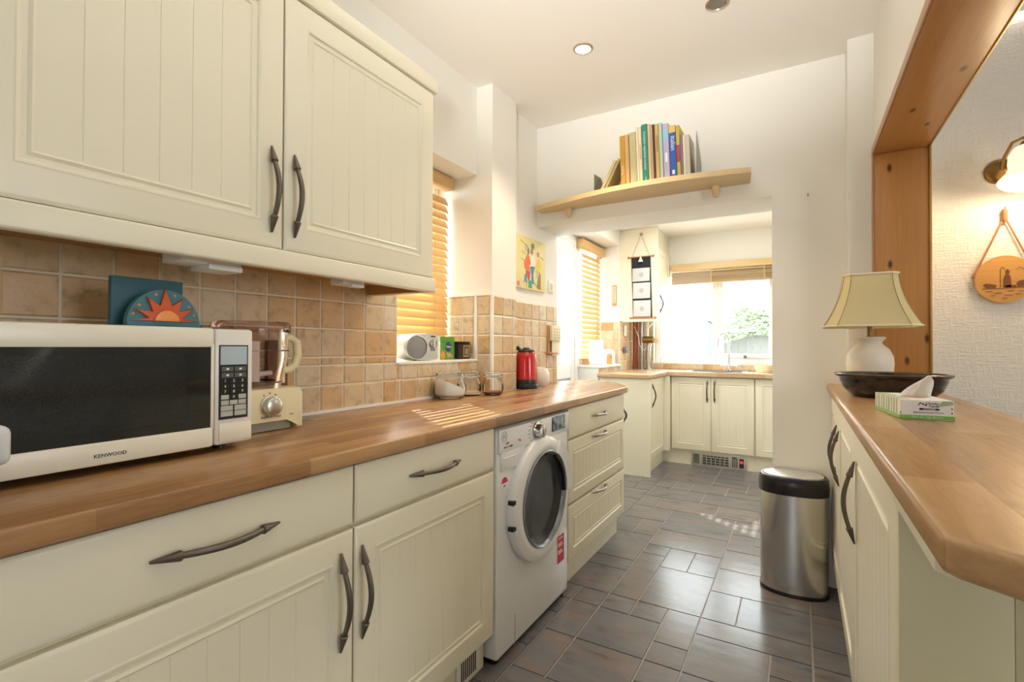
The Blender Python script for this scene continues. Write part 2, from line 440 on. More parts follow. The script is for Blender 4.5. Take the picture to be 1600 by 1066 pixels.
# grout beds, 1 mm proud of the plaster, and the tiles on them
def bed(lo, hi): bx('grout', lo, hi, grout_m, wall_l)
bed((-.001, -.4, .9), (.0035, WIN[0], 1.433)); bed((-.001, WIN[0], .9), (.0035, 2.25, WIN[2]))
tiles(wall_l, (.0015, 0, 0), (0, 1, 0), (1, 0, 0), .185, 2.25, .9115, 1.4301, .3951, (WIN[0], 2.25, WIN[2], 1.6))
bed((-.26, 2.2465, .9), (.10, 2.2505, 1.433)); bed((.099, 2.25, .9), (.1035, 2.51, 1.433)); bed((.049, 2.51, .9), (.0535, 3.17, 1.433))
tiles(wall_l, (0, 2.2485, 0), (1, 0, 0), (0, -1, 0), .012, .1, .9115, 1.4301, .0955)
tiles(wall_l, (0, 2.2485, 0), (1, 0, 0), (0, -1, 0), -.25, -.012, 1.095, 1.4301, -.09)
tiles(wall_l, (.1015, 2.2485, 0), (0, 1, 0), (1, 0, 0), .006, .26, .9115, 1.4301, .10)
tiles(wall_l, (.0515, 0, 0), (0, 1, 0), (1, 0, 0), 2.515, 3.165, .9115, 1.4301, 2.575)
# tile trims and worktop sealant
bx('tile_trim', (-.002, 2.238, 1.084), (.010, 2.250, 1.43), white_m, wall_l); bx('tile_trim', (.096, 2.2405, .912), (.110, 2.2555, 1.43), white_m, wall_l)
bx('tile_trim', (-.25, 2.2385, 1.43), (.108, 2.2485, 1.438), white_m, wall_l)
bx('sill', (-.25, WIN[0], 1.074), (.013, 2.25, 1.088), white_m, wall_l, .004)
bx('sealant', (.002, -.3, .910), (.016, 2.24, .9195), white_m, wall_l)

# cross wall with the wide opening to the far kitchen, shelf above
b = B(); box(b, (.05, 2.87, 1.93), (1.40, 3.18, H)); box(b, (1.40, 2.87, -.1), (2.0, 3.18, H)); box(b, (-.34, 3.17, 1.93), (.05, 3.18, H))
struct('wall_cross', b, wall_m)
b = B(); box(b, (1.712, 2.745, -.1), (1.81, 2.87, H)); struct('trim_1', b, wall_m)           # boxed-in pipe
# right wall with the opening to the dining room, lined in pine
OZ = 2.03
b = B(); box(b, (1.81, 2.72, -.1), (1.985, 2.87, H)); box(b, (1.81, -3, OZ), (1.985, 2.72, H)); box(b, (1.81, -3, -.1), (1.985, -.9, OZ)); struct('wall_right', b, wall_m)
lining = sempty('trim_2', (1.9, 2.7, 0))
b = B(); rbox(b, (1.803, 2.697, .96), (1.992, 2.722, OZ+.004), .003); obj('jamb', b, pine, lining)
b = B(); rbox(b, (1.803, -.9, OZ-.026), (1.992, 2.697, OZ), .003); obj('head', b, pine_h, lining)
b = B(); rbox(b, (1.797, -.9, OZ-.024), (1.803, 2.70, OZ+.008), .002); rbox(b, (1.797, 2.692, .98), (1.803, 2.716, OZ+.008), .002); obj('edge_strip', b, mat('pine_lit_pink', '#b98a63', .4), lining)  # pinkish light on the pine edge is put into its colour
b = B(); rbox(b, (1.992, 2.69, .96), (2.0, 2.71, OZ), .002); rbox(b, (1.990, -.9, OZ-.0285), (1.996, 2.69, OZ-.02), .001); obj('gilt_bead', b, mat('gilt_bead', '#c9a45c', .3, .6), lining)

# dining room beyond: embossed wallpaper
m, t = custom('embossed_wallpaper')
w1 = t.noise(t.coords('Object', (7, 1, 44)), 3, 2, .6); w2 = t.noise(t.coords('Object', (44, 1, 7)), 3, 2, .6)
hh = t.n('ShaderNodeMath', operation='MAXIMUM'); t.l(w1, hh.inputs[0]); t.l(w2, hh.inputs[1])
t.p.inputs['Base Color'].default_value = lin('#ece4d8'); t.p.inputs['Roughness'].default_value = .75
t.bump(hh.outputs[0], .8, .008)
paper = m
b = B(); box(b, (2.0, 2.9, -.1), (5.2, 3.1, H)); struct('wall_dining', b, paper)
b = B(); box(b, (5.0, 1.2, -.1), (5.2, 2.9, H)); box(b, (5.0, -3, -.1), (5.2, -.1, H)); box(b, (5.0, -.1, -.1), (5.2, 1.2, .95)); box(b, (5.0, -.1, 2.2), (5.2, 1.2, H)); struct('wall_dining_side', b, wall_m)
b = B(); box(b, (-.34, -3.1, -.1), (5.2, -3, 1.0)); box(b, (-.34, -3.1, 2.1), (5.2, -3, H)); box(b, (1.55, -3.1, 1.0), (5.2, -3, 2.1)); box(b, (-.34, -3.1, 1.0), (1.2, -3, 2.1)); struct('wall_back', b, wall_m)  # unseen rear opening added to give the bin a brighter reflection

# far kitchen shell
FY = 5.6
b = B(); box(b, (-.34, FY, -.1), (.11, FY+.28, 2.4)); box(b, (.11, FY, -.1), (1.36, FY+.28, .98)); box(b, (.11, FY, 2.0), (1.36, FY+.28, 2.4)); box(b, (1.36, FY, -.1), (2.2, FY+.28, 2.4))
wall_f = struct('wall_far', b, wall_m)
b = B(); box(b, (2.0, 3.18, -.1), (2.2, FY, 2.4)); struct('wall_far_right', b, wall_m)
b = B(); box(b, (-.34, 5.03, -.1), (-.1, FY, 2.4)); box(b, (-.38, 3.18, 2.21), (-.1, 5.03, 2.4)); box(b, (-.40, 4.45, -.1), (-.115, 5.03, .955))
wall_s = struct('wall_side', b, wall_m)
bx('window_board', (-.36, 4.435, .955), (-.085, 5.03, .982), white_m, wall_s, .006)
tiles(wall_s, (-.115, 0, 0), (0, 1, 0), (1, 0, 0), 4.46, 5.03, .60, .954, 4.47, None, .082, .954)
bx('grout', (-.33, 5.0275, .98), (-.1, 5.0305, 1.42), grout_m, wall_s)
tiles(wall_s, (0, 5.0275, 0), (1, 0, 0), (0, -1, 0), -.30, -.105, .985, 1.4151, -.165)
bx('grout', (-.101, 5.03, .9), (-.0985, FY, 1.44), grout_m, wall_s)
tiles(wall_s, (-.0985, 0, 0), (0, 1, 0), (1, 0, 0), 5.035, 5.595, .912, 1.435, 5.04)
bx('grout', (-.1, FY-.002, .9), (.11, FY+.001, 1.44), grout_m, wall_f); bx('grout', (.11, FY-.002, .9), (1.5, FY+.001, .978), grout_m, wall_f)
tiles(wall_f, (0, FY-.002, 0), (1, 0, 0), (0, -1, 0), -.098, .108, .912, 1.435, .0)
tiles(wall_f, (0, FY-.002, 0), (1, 0, 0), (0, -1, 0), .11, 1.45, .912, .977, .0)

# ------------------------------------------------------------------ windows and door (white frames)
def win_frame(name, bars, panes, parent_loc):
    w = sempty(name, parent_loc)
    for lo, hi in bars: bx('frame', lo, hi, upvc, w, .005, 1)
    for lo, hi in panes: bx('pane', lo, hi, glass, w)
    return w
# window_1: left wall
x0, x1 = -.31, -.26; y0, y1, z0, z1 = WIN
win_frame('window_1', [((x0, y0, z0), (x1, y0+.06, z1)), ((x0, y1-.06, z0), (x1, y1, z1)), ((x0, y0+.06, z0), (x1, y1-.06, z0+.06)), ((x0, y0+.06, z1-.06), (x1, y1-.06, z1))],
          [((-.29, y0+.06, z0+.06), (-.286, y1-.06, z1-.06))], (x0, y0, z0))
# window_2: side window beside the back door
win_frame('window_2', [((-.40, 4.46, .98), (-.33, 4.52, 2.21)), ((-.40, 4.97, .98), (-.33, 5.03, 2.21)), ((-.40, 4.52, .98), (-.33, 4.97, 1.04)), ((-.40, 4.52, 2.15), (-.33, 4.97, 2.21))],
          [((-.372, 4.52, 1.04), (-.368, 4.97, 2.15))], (-.36, 4.46, .98))
# window_3: far window, fixed light and opening casement
wy0, wy1 = FY+.07, FY+.14
wn = win_frame('window_3', [((.11, wy0, .98), (.17, wy1, 2.0)), ((1.30, wy0, .98), (1.36, wy1, 2.0)), ((.17, wy0, .98), (1.30, wy1, 1.04)), ((.17, wy0, 1.94), (1.30, wy1, 2.0)), ((.715, wy0, 1.04), (.775, wy1, 1.94)),
     ((.775, wy0-.012, 1.04), (.82, wy1-.01, 1.94)), ((1.255, wy0-.012, 1.04), (1.30, wy1-.01, 1.94)), ((.82, wy0-.012, 1.04), (1.255, wy1-.01, 1.085)), ((.82, wy0-.012, 1.895), (1.255, wy1-.01, 1.94))],
     [((.17, wy0+.03, 1.04), (.715, wy0+.034, 1.94)), ((.82, wy0+.03, 1.085), (1.255, wy0+.034, 1.895))], (.7, wy0, .98))
bx('window_handle', (1.03, wy0-.03, 1.052), (1.16, wy0-.013, 1.066), upvc, wn, .004); bx('window_handle', (1.02, wy0-.035, 1.04), (1.05, wy0-.012, 1.074), mat('grey_catch', '#8f8f8d', .3, .7), wn, .004)
# back door
dr = sempty('door_1', (-.36, 3.8, 0))
for lo, hi in (((-.40, 3.18, 0), (-.32, 3.26, 2.21)), ((-.40, 4.38, 0), (-.32, 4.46, 2.21)), ((-.40, 3.26, 2.13), (-.32, 4.38, 2.21))): bx('frame', lo, hi, upvc, dr, .006, 1)
for lo, hi in (((-.385, 3.27, .03), (-.325, 3.40, 2.12)), ((-.385, 4.29, .03), (-.325, 4.37, 2.12)), ((-.385, 3.40, .03), (-.325, 4.29, .20)), ((-.385, 3.40, 2.03), (-.325, 4.29, 2.12)), ((-.385, 3.40, .86), (-.325, 4.29, 1.0)), ((-.384, 3.97, 1.0), (-.326, 4.065, 2.03)), ((-.37, 3.40, .20), (-.345, 4.29, .86))): bx('door_leaf', lo, hi, upvc, dr, .006, 1)
b = B(); b.faces.new([b.verts.new(c) for c in ((-.355, 3.40, 1.0), (-.355, 4.29, 1.0), (-.355, 4.29, 2.03), (-.355, 3.40, 2.03))]); obj('pane', b, obscure, dr)
for z in (.45, 1.2, 1.95): bx('hinge', (-.325, 4.365, z-.05), (-.308, 4.385, z+.05), upvc, dr, .004)

# ------------------------------------------------------------------ left run of base units
TOP = .866
def base_unit(y0, y1, label, dh=None, doorh=None, plinth=True):
    t = thing('base_cabinet', label, 'cabinet', (.3, (y0+y1)/2, 0), 'cream base cabinets of the left run')
    b = B(); box(b, (.01, y0, .125), (.556, y1, .868)); obj('body', b, cream_in, t)
    bx('plinth', (.50, y0, 0), (.53, y1, .125), cream, t)
    add_door(t, (.557, y0+.0015, .722), (0, 1, 0), (1, 0, 0), y1-y0-.003, .141, 'drawer', False, hnd=dh)
    add_door(t, (.557, y0+.0015, .130), (0, 1, 0), (1, 0, 0), y1-y0-.003, .580, 'door', True, hnd=doorh)
    return t
base_unit(.255, .884, 'cream base cabinet with wide drawer, below the microwave', ((.578, .440, .794), (.578, .678, .789)), ((.578, .840, .666), (.578, .840, .433)))
c2 = base_unit(.886, 1.528, 'cream base cabinet beside the washing machine, door handle on its left', ((.578, 1.076, .795), (.578, 1.314, .793)), ((.578, .905, .664), (.578, .907, .432)))
# white vent grille in the plinth
t = thing('vent_grille', 'small white slotted vent grille in the plinth beside the washing machine', 'vent', (.533, 1.44, .02))
bx('frame', (.53, 1.36, .012), (.536, 1.50, .112), white_m, t, .002)
for k in range(8): bx('slot', (.5355, 1.385+k*.0115, .025), (.5368, 1.391+k*.0115, .10), dark_gap, t)
# drawer unit and its angled end
t = thing('drawer_cabinet', 'cream cabinet of three drawers with angled end, right of the washing machine', 'cabinet', (.3, 2.62, 0))
b = B(); prism(b, [(.01+.09, 2.18), (.556, 2.18), (.556, 3.035), (.27, 3.42), (.06, 3.42), (.06, 2.53), (.11, 2.53)], .125, .868); obj('body', b, cream_in, t)
b = B(); prism(b, [(.50, 2.18), (.53, 2.18), (.53, 3.03), (.25, 3.40), (.22, 3.38), (.50, 3.01)], 0, .125); obj('plinth', b, cream, t)
hm = mat('bright_pewter', '#a49c92', .3, .9)
for i, (z0, z1, fld, ha) in enumerate(((.718, .862, False, .795), (.408, .707, True, .688), (.135, .397, True, .393))):
    add_door(t, (.557, 2.186, z0), (0, 1, 0), (1, 0, 0), .850, z1-z0, 'drawer', fld, hnd=((.578, 2.47, ha), (.578, 2.69, ha)), hm=hm, border=.045, fat=1.0, step=.05, bow=.022)
e0, e1 = V(.553, 3.048, .135), V(.275, 3.42, .135); ea = (e1-e0).normalized(); en = V(ea.y, -ea.x, 0)
add_door(t, e0, ea, en, (e1-e0).length, .727, 'end_door', True, hnd=(e0+ea*.06+en*.02+V(0, 0, .64), e0+ea*.06+en*.02+V(0, 0, .525)), border=.05)
# left worktop
t = thing('worktop', 'long walnut block worktop of the left run carrying microwave and kettle', 'worktop', (.3, 1.5, WB))
b = B(); prism(b, [(0.003, -.8), (.60, -.8), (.60, 3.03), (.585, 3.075), (.455, 3.285), (.30, 3.455), (.26, 3.47), (.052, 3.47), (.052, 2.513), (.102, 2.510), (.102, 2.247), (.003, 2.247)], WB, WT, 'XY', .006, 3); obj('slab', b, stave_y, t)

# ------------------------------------------------------------------ washing machine
t = thing('washing_machine', 'white front-loading washing machine with round glass door', 'washing machine', (.3, 1.855, 0))
wy0, wy1, wx = 1.542, 2.172, .578
b = B(); rbox(b, (.04, wy0, .02), (wx, wy1, .856), .012, 3); obj('body', b, white_gloss, t)
b = B(); rbox(b, (wx-.004, wy0+.004, .765), (wx+.008, wy1-.004, .854), .006, 2); obj('control_panel', b, white_gloss, t)
dc = (wx, 1.858, .535)
b = B(); lathe(b, [(.175, .0), (.248, .0), (.253, .016), (.248, .030), (.232, .040), (.205, .043), (.188, .036), (.180, .018), (.175, .0)], dc, 56, axis='X', close=False); dring = obj('door_ring', b, white_gloss, t)
m, tt = custom('drum_glass'); tt.p.inputs['Base Color'].default_value = (.035, .04, .042, 1); tt.p.inputs['Roughness'].default_value = .12; tt.p.inputs['Specular IOR Level'].default_value = .35
b = B(); lathe(b, [(.182, .026), (.168, .014), (.14, .008), (.07, .004), (.001, .003)], dc, 48, axis='X', close=False); obj('door_glass', b, m, t)
b = B(); lathe(b, [(.190, .028), (.196, .042), (.190, .047), (.183, .040), (.180, .028)], dc, 48, axis='X', close=False); obj('glass_trim', b, mat('grey_trim', '#8d9195', .3, .4), t)
# grip moulded into the ring on the right
pts = [(dc[0]+.042, dc[1]+.255*cos(a), dc[2]+.255*sin(a)) for a in [radians(-2+i*5) for i in range(14)]]
b = B()
ang = [radians(-4+i*5.0) for i in range(14)]
poly = [(dc[1]+.250*cos(a), dc[2]+.250*sin(a)) for a in ang]+[(dc[1]+.190*cos(a)+.0*i, dc[2]+.190*sin(a)) for i, a in enumerate(ang[::-1])]
prism(b, poly, wx+.030, wx+.052, 'YZ', .005); obj('door_grip', b, white_gloss, t)
b = B(); inn = [(dc[1]+.189*cos(a), dc[2]+.189*sin(a)) for a in ang]+[(dc[1]+.176*cos(a), dc[2]+.176*sin(a)) for a in ang[::-1]]
prism(b, inn, wx+.030, wx+.046, 'YZ'); obj('grip_shadow_gap', b, black_p, t)
for z in (.578, .482):
    bx('hinge', (wx+.010, 1.600, z-.008), (wx+.034, 1.632, z+.008), black_p, t, .002)
b = B(); lathe(b, [(.037, 0), (.036, .006), (.028, .008), (.026, .030), (.023, .033), (.001, .034)], (wx+.008, 1.833, .812), 30, axis='X', close=False); k = obj('knob', b, steel, t)
bx('knob_grip', (wx+.040, 1.828, .787), (wx+.046, 1.838, .837), steel, k, .002)
grey_ink = mat('grey_ink', '#8f8f8f', .5)
b = B()
for i in range(16):
    a = radians(20+i*21.0)
    if 240 < math.degrees(a) % 360 < 300: continue
    y, z = 1.833+.062*cos(a), .812+.043*sin(a); box(b, (wx+.0078, y-.011, z-.0014), (wx+.0088, y+.011, z+.0014))
obj('programme_marks', b, grey_ink, t)['kind'] = 'stuff'
m, tt = custom('lcd_grey'); co = tt.coords('Object', (30, 30, 30)); tt.l(tt.ramp(tt.noise(co, 1.2, 2), [(.4, lin('#2f3a44')), (.6, lin('#8ea2b2'))]), tt.p.inputs['Base Color']); tt.p.inputs['Roughness'].default_value = .1
bx('display', (wx+.006, 1.978, .783), (wx+.010, 2.118, .848), m, t, .002)
b = B(); rbox(b, (wx-.002, wy0+.02, .700), (wx+.007, 1.700, .790), .004); obj('detergent_drawer', b, white_gloss, t)
bx('drawer_grip', (wx+.006, wy0+.03, .742), (wx+.012, 1.690, .748), white_gloss, t, .002)
b = B(); lathe(b, [(.0175, 0), (.0195, 0), (.0195, .001), (.0175, .001), (.0175, 0)], (wx+.0082, 1.577, .826), 28, axis='X', close=False); lg = obj('logo', b, grey_ink, t)
text('lettering', 'H', .026, (wx+.0086, 1.577, .826), (0, 1, 0), (0, 0, 1), grey_ink, t); 
text('lettering', 'LINK', .012, (wx+.0082, 1.60, .799), (0, 1, 0), (0, 0, 1), mat('red_ink', '#c23a3c', .5), t); text('lettering', 'A+++ 1400', .013, (wx+.0082, 1.607, .785), (0, 1, 0), (0, 0, 1), black_p, t)
text('lettering', '7 kg', .012, (wx+.0088, 1.69, .797), (0, 1, 0), (0, 0, 1), MATS['red_ink'], t)
red = mat('sticker_red', '#d63a52', .45)
b = B(); lathe(b, [(.001, .0), (.025, .0), (.025, .0012), (.001, .0012)], (wx, 1.592, .652), 28, axis='X'); obj('round_sticker', b, mat('sticker_white', '#f4f1ef', .5), t)
b = B(); prism(b, [(1.592+.021*cos(radians(a)), .654+.021*sin(radians(a))) for a in range(0, 181, 15)], wx+.001, wx+.002, 'YZ'); obj('sticker_print', b, red, t)
text('lettering', 'A+', .014, (wx+.0022, 1.592, .643), (0, 1, 0), (0, 0, 1), red, t)
bx('red_sticker', (wx, 2.055, .178), (wx+.0012, 2.125, .300), red, t)
b = B()
for i, (w, z) in enumerate(((.05, .285), (.044, .262), (.05, .252), (.04, .23), (.05, .22))): box(b, (wx+.001, 2.06, z), (wx+.0019, 2.06+w, z+.005))
obj('sticker_lines', b, MATS['sticker_white'], t)
b = B(); box(b, (wx-.001, wy0+.13, .02), (wx+.0008, wy0+.133, .135)); obj('filter_flap_seam', b, mat('seam_grey', '#9fa0a0', .6), t)
for y in (wy0+.03, wy1-.03):
    b = B(); tube(b, [(.545, y, 0), (.545, y, .022)], .02, 12); obj('foot', b, black_p, t)

# ------------------------------------------------------------------ wall units
def wall_unit(y0, y1, label, hnd=None):
    t = thing('wall_cabinet', label, 'wall cabinet', (.17, (y0+y1)/2, 1.40), 'cream wall cabinets over the left worktop')
    b = B(); box(b, (.004, y0, 1.412), (.318, y1, 2.105)); obj('body', b, cream_in, t)
    bx('bottom_panel', (.004, y0+.002, 1.398), (.318, y1-.002, 1.412), chip, t)
    add_door(t, (.319, y0+.0015, 1.413), (0, 1, 0), (1, 0, 0), y1-y0-.003, .690, 'door', True, hnd=hnd)
    return t
wall_unit(.265, .851, 'cream wall cabinet over the microwave, handle on its right', ((.339, .813, 1.673), (.339, .815, 1.450)))
wall_unit(.853, 1.472, 'cream wall cabinet next to the window blind, handle on its left', ((.339, .880, 1.672), (.339, .882, 1.448)))
b = B(); rbox(b, (.30, .262, 2.107), (.345, 1.488, 2.163), .006); rbox(b, (.005, 1.445, 2.107), (.302, 1.488, 2.163), .006); tag(obj('cornice', b, cream), 'cream cornice strip along the top of the wall cabinets', 'cornice')
b = B(); rbox(b, (.312, .262, 1.358), (.342, 1.484, 1.411), .006, 3); rbox(b, (.006, 1.456, 1.358), (.313, 1.484, 1.397), .006, 3); tag(obj('light_rail', b, cream), 'cream light rail strip under the wall cabinets', 'rail'); bx('rail_back', (.03, 1.440, 1.360), (.310, 1.4555, 1.396), chip, bpy.data.objects['light_rail'])
t = thing('cabinet_light', 'white boxy light under the wall cabinet above the sun ornament', 'light', (.24, .70, 1.37))
bx('housing', (.19, .63, 1.355), (.28, .775, 1.397), white_m, t, .004); bx('cover', (.20, .69, 1.343), (.285, .775, 1.357), mat('frosted_white', '#f5f5f0', .3), t, .003)
t = thing('cabinet_light', 'small white light clip under the wall cabinet near the window', 'light', (.24, 1.15, 1.35)); bx('housing', (.22, 1.10, 1.352), (.28, 1.19, 1.397), white_m, t, .004); bx('clip', (.26, 1.13, 1.346), (.29, 1.18, 1.354), white_m, t, .002)

# ------------------------------------------------------------------ blinds
def blind(label, name, x, y0, y1, ztop, zbot, pitch, tilt, vx0, vx1, vy0, vy1, vz0, vz1, cords, m=None, w=.05):
    t = thing(name, label, 'blind', (x, (y0+y1)/2, zbot)); m = m or slat_m
    b = B(); rbox(b, (vx0, vy0, vz0), (vx1, vy1, vz1), .006); obj('valance', b, m, t)
    n = int((ztop-zbot)/pitch); me = None
    for k in range(n):
        z = zbot+.02+k*pitch
        if me is None:
            b = B(); L = y1-y0
            pr = [(-w/2, 0), (-w/4, .0016), (0, .0022), (w/4, .0016), (w/2, 0), (w/2, -.0022), (-w/2, -.0022)]
            prism(b, pr, -L/2, L/2, 'XZ'); o = obj('slat', b, m, t, local=True); me = o.data
        else: o = link('slat', me, t)
        o.location = (0, 0, z-zbot); o.rotation_euler = (0, tilt, 0)
    bx('bottom_rail', (x-.024, y0, zbot-.006), (x+.024, y1, zbot+.010), m, t, .003)
    for y in cords:
        for dx in (-.026, .026):
            b = B(); tube(b, [(x+dx, y, zbot), (x+dx, y, ztop+.02)], .0008, 5); obj('ladder_cord', b, mat('tan_cord', '#c9a878', .7), t)
    return t
blind('honey wooden venetian blind in the window recess above the radio', 'venetian_blind', -.185, 1.645, 2.225, 2.02, 1.135, .0425, radians(65), -.20, -.13, 1.64, 2.225, 2.02, 2.085, (1.78, 2.09))
blind('honey wooden venetian blind beside the back door', 'venetian_blind', -.305, 4.50, 4.99, 2.105, 1.03, .05, radians(66), -.325, -.25, 4.40, 5.02, 2.10, 2.185, (4.62, 4.87))
t = thing('venetian_blind', 'raised honey wooden blind gathered over the sink window', 'blind', (.8, FY-.04, 1.83))
b = B(); rbox(b, (.31, FY-.075, 1.975), (1.42, FY-.005, 2.045), .004); obj('valance', b, slat_x, t)
b = B(); rs = random.Random(3)
for k in range(20):
    z = 1.832+k*.0065; dx = rs.uniform(-.004, .004); box(b, (.315+dx, FY-.062+rs.uniform(-.010, .008), z+rs.uniform(-.0015, .0015)), (1.39+dx, FY-.012, z+.003))
o = obj('gathered_slats', b, slat_x, t); o['kind'] = 'stuff'
for x in (.72, 1.22): bx('ladder_tape', (x-.006, FY-.066, 1.83), (x+.006, FY-.0625, 1.975), mat('tan_tape', '#cfae7e', .8), t)
b = B(); tube(b, [(.43, FY-.03, 1.85), (.432, FY-.03, 1.3), (.43, FY-.03, .99)], .0012, 5); obj('pull_cord', b, white_m, t)

# ------------------------------------------------------------------ worktop: microwave and what is on it
t = thing('microwave', 'ivory microwave oven with dark glass door, on the left worktop', 'microwave', (.2, .5, WT))
b = B(); rbox(b, (.02, .215, .925), (.335, .755, 1.195), .012, 3); obj('body', b, mw_white, t)
b = B(); rbox(b, (.333, .205, .926), (.364, .662, .972), .006); rbox(b, (.333, .205, 1.152), (.364, .662, 1.197), .006); rbox(b, (.333, .205, .965), (.364, .25, 1.16), .004); rbox(b, (.333, .655, .965), (.364, .662, 1.16), .002); dmw = obj('door', b, mw_white, t)
m, tt = custom('tinted_oven_glass'); tt.p.inputs['Base Color'].default_value = (.012, .014, .014, 1); tt.p.inputs['Roughness'].default_value = .06; tt.p.inputs['Specular IOR Level'].default_value = .6
bx('glass', (.34, .245, .968), (.3615, .659, 1.156), m, dmw)
m, tt = custom('oven_mesh_screen'); v = tt.n('ShaderNodeTexVoronoi'); v.inputs['Scale'].default_value = 500; tt.l(tt.coords(), v.inputs['Vector']); tt.l(tt.ramp(v.outputs['Distance'], [(.3, (.012, .014, .014, 1)), (.6, (.022, .025, .025, 1))]), tt.p.inputs['Base Color']); tt.p.inputs['Roughness'].default_value = .08
bx('mesh_window', (.355, .29, .992), (.3619, .605, 1.138), m, dmw)
text('lettering', 'KENWOOD', .0100, (.3643, .467, .945), (0, 1, 0), (0, 0, 1), mat('dark_ink', '#3a3836', .5), dmw, sx=1.0)
b = B(); rbox(b, (.333, .664, .926), (.362, .756, 1.196), .008, 2); cp = obj('control_panel', b, mat('pale_plastic', '#eae4dc', .3), t)
bx('keypad', (.3605, .673, .985), (.3632, .742, 1.158), mat('keypad_black', '#26292b', .2), cp)
bx('display', (.3630, .676, 1.112), (.3637, .739, 1.155), mat('lcd_pale', '#b9c9d1', .15), cp)
key_pale = mat('key_pale', '#b9bab3', .4); key_ink = mat('key_ink', '#eeeeea', .5)
def key(y, z, w, h, m): bx('button', (.3628, y-w/2, z-h/2), (.3640, y+w/2, z+h/2), m, cp)
for r in range(2):
    for c in range(2): key(.6925+c*.0305, 1.102-r*.0145, .027, .011, mat('key_dark', '#5a5c5a', .4)); bx('button_mark', (.3639, .6895+c*.0305, 1.1-r*.0145), (.3643, .6955+c*.0305, 1.104-r*.0145), key_ink, cp)
for i, s in enumerate('123456789'):
    y, z = .687+(i % 3)*.0205, 1.074-(i//3)*.0125; key(y, z, .018, .0105, mat('key_black', '#101112', .3)); text('lettering', s, .0095, (.3641, y, z), (0, 1, 0), (0, 0, 1), key_ink, cp, .0002)
key(.7075, 1.0365, .018, .0105, MATS['key_black']); text('lettering', '0', .0095, (.3641, .7075, 1.0365), (0, 1, 0), (0, 0, 1), key_ink, cp, .0002)
for y in (.687, .728): key(y, 1.0365, .018, .0105, key_pale)
for y in (.687, .7075, .728): key(y, 1.0235, .018, .0105, key_pale)
for z in (1.0105, .9975):
    for y in (.6915, .7235): key(y, z, .028, .0115, key_pale)
b = B(); rbox(b, (.36, .674, .933), (.3642, .752, .976), .003); obj('door_button', b, mw_white, cp)
for y in (.26, .71):
    for x in (.07, .30):
        b = B(); tube(b, [(x, y, WT), (x, y, .927)], .014, 12); obj('foot', b, black_p, t)
# sun ornament on top of the microwave
teal = mat('teal_paint', '#2f6674', .5, vary=(30, .12)); teal2 = mat('light_teal_paint', '#4d8390', .5, vary=(40, .15)); orange = mat('orange_paint', '#e0602c', .4, vary=(60, .2)); amber = mat('amber_paint', '#f09a58', .4)
t = thing('sun_ornament', 'teal letter holder with painted orange sun, on top of the microwave', 'ornament', (.2, .6, 1.196))
bx('back_board', (.185, .526, 1.196), (.200, .674, 1.313), teal, t, .002)
bx('base', (.185, .532, 1.196), (.262, .69, 1.203), teal, t, .002)
b = B(); cy = .609
prism(b, [(cy+.076*cos(radians(a)), 1.202+.083*sin(radians(a))) for a in range(0, 181, 9)], .240, .256, 'YZ', .002); fr = obj('half_disc', b, teal2, t)
bx('disc_sill', (.256, .534, 1.2), (.258, .684, 1.214), teal2, t)
b = B(); pts = []
rays = [(0, .072), (14, .030), (28, .071), (42, .031), (57, .067), (72, .034), (92, .077), (110, .034), (126, .067), (142, .031), (158, .069), (170, .030), (180, .071)]
for a, r in rays: pts.append((cy+r*cos(radians(a)), 1.212+r*sin(radians(a))))
prism(b, pts, .256, .263, 'YZ', .0015); obj('sun_rays', b, orange, t)
b = B(); prism(b, [(cy+.026*cos(radians(a)), 1.212+.025*sin(radians(a))) for a in range(0, 181, 15)], .262, .270, 'YZ', .003); obj('sun_face', b, amber, t)
for a, r in ((20, .066), (40, .066), (74, .070), (106, .069), (142, .066), (162, .067)):
    b = B(); y, z = cy+r*cos(radians(a)), 1.206+r*sin(radians(a))
    prism(b, [(y+(.0042 if k % 2 == 0 else .0018)*cos(pi/2+k*pi/5), z+(.0042 if k % 2 == 0 else .0018)*sin(pi/2+k*pi/5)) for k in range(10)], .256, .2575, 'YZ'); obj('star', b, amber, t)
# appliance at the very left edge
t = thing('toaster', 'pale grey corner of a toaster at the left edge beside the microwave', 'toaster', (.47, .16, WT))
b = B(); rbox(b, (.40, .02, .982), (.53, .287, 1.04), .012, 3); obj('shell', b, mat('pale_grey_plastic', '#d6d8d8', .25), t)
b = B(); rbox(b, (.41, .03, .912), (.52, .245, .968), .008); obj('base', b, mat('grey_plastic', '#77797a', .4), t)
bx('slot', (.44, .06, 1.038), (.47, .25, 1.0415), dark_gap, t)
# food processor
fp_cream = mat('butter_plastic', '#efe3b8', .3)
t = thing('food_processor', 'butter-coloured food processor with clear bowl, right of the microwave', 'food processor', (.13, .9, WT))
b = B(); prism(b, [(.80, .926), (.80, 1.018), (.815, 1.034), (.995, 1.034), (1.008, 1.018), (1.008, .914), (.985, .914), (.975, .935), (.955, .946), (.80, .946)],   .055, .215, 'YZ', .006, 2); bs = obj('motor_base', b, fp_cream, t)
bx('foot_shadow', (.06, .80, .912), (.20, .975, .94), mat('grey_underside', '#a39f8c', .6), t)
b = B(); lathe(b, [(.030, 0), (.030, .006), (.0265, .008), (.025, .024), (.021, .027), (.001, .027)], (.215, .898, .985), 32, axis='X', close=False); obj('knob', b, mat('brushed_knob', '#c9c9c6', .28, 1), t)
text('lettering', 'KENWOOD', .0095, (.2155, .903, .9535), (0, 1, 0), (0, 0, 1), MATS['dark_ink'], t, sx=1.2)
text('lettering', 'FP580', .005, (.2155, .968, .955), (0, 1, 0), (0, 0, 1), grey_ink, t)
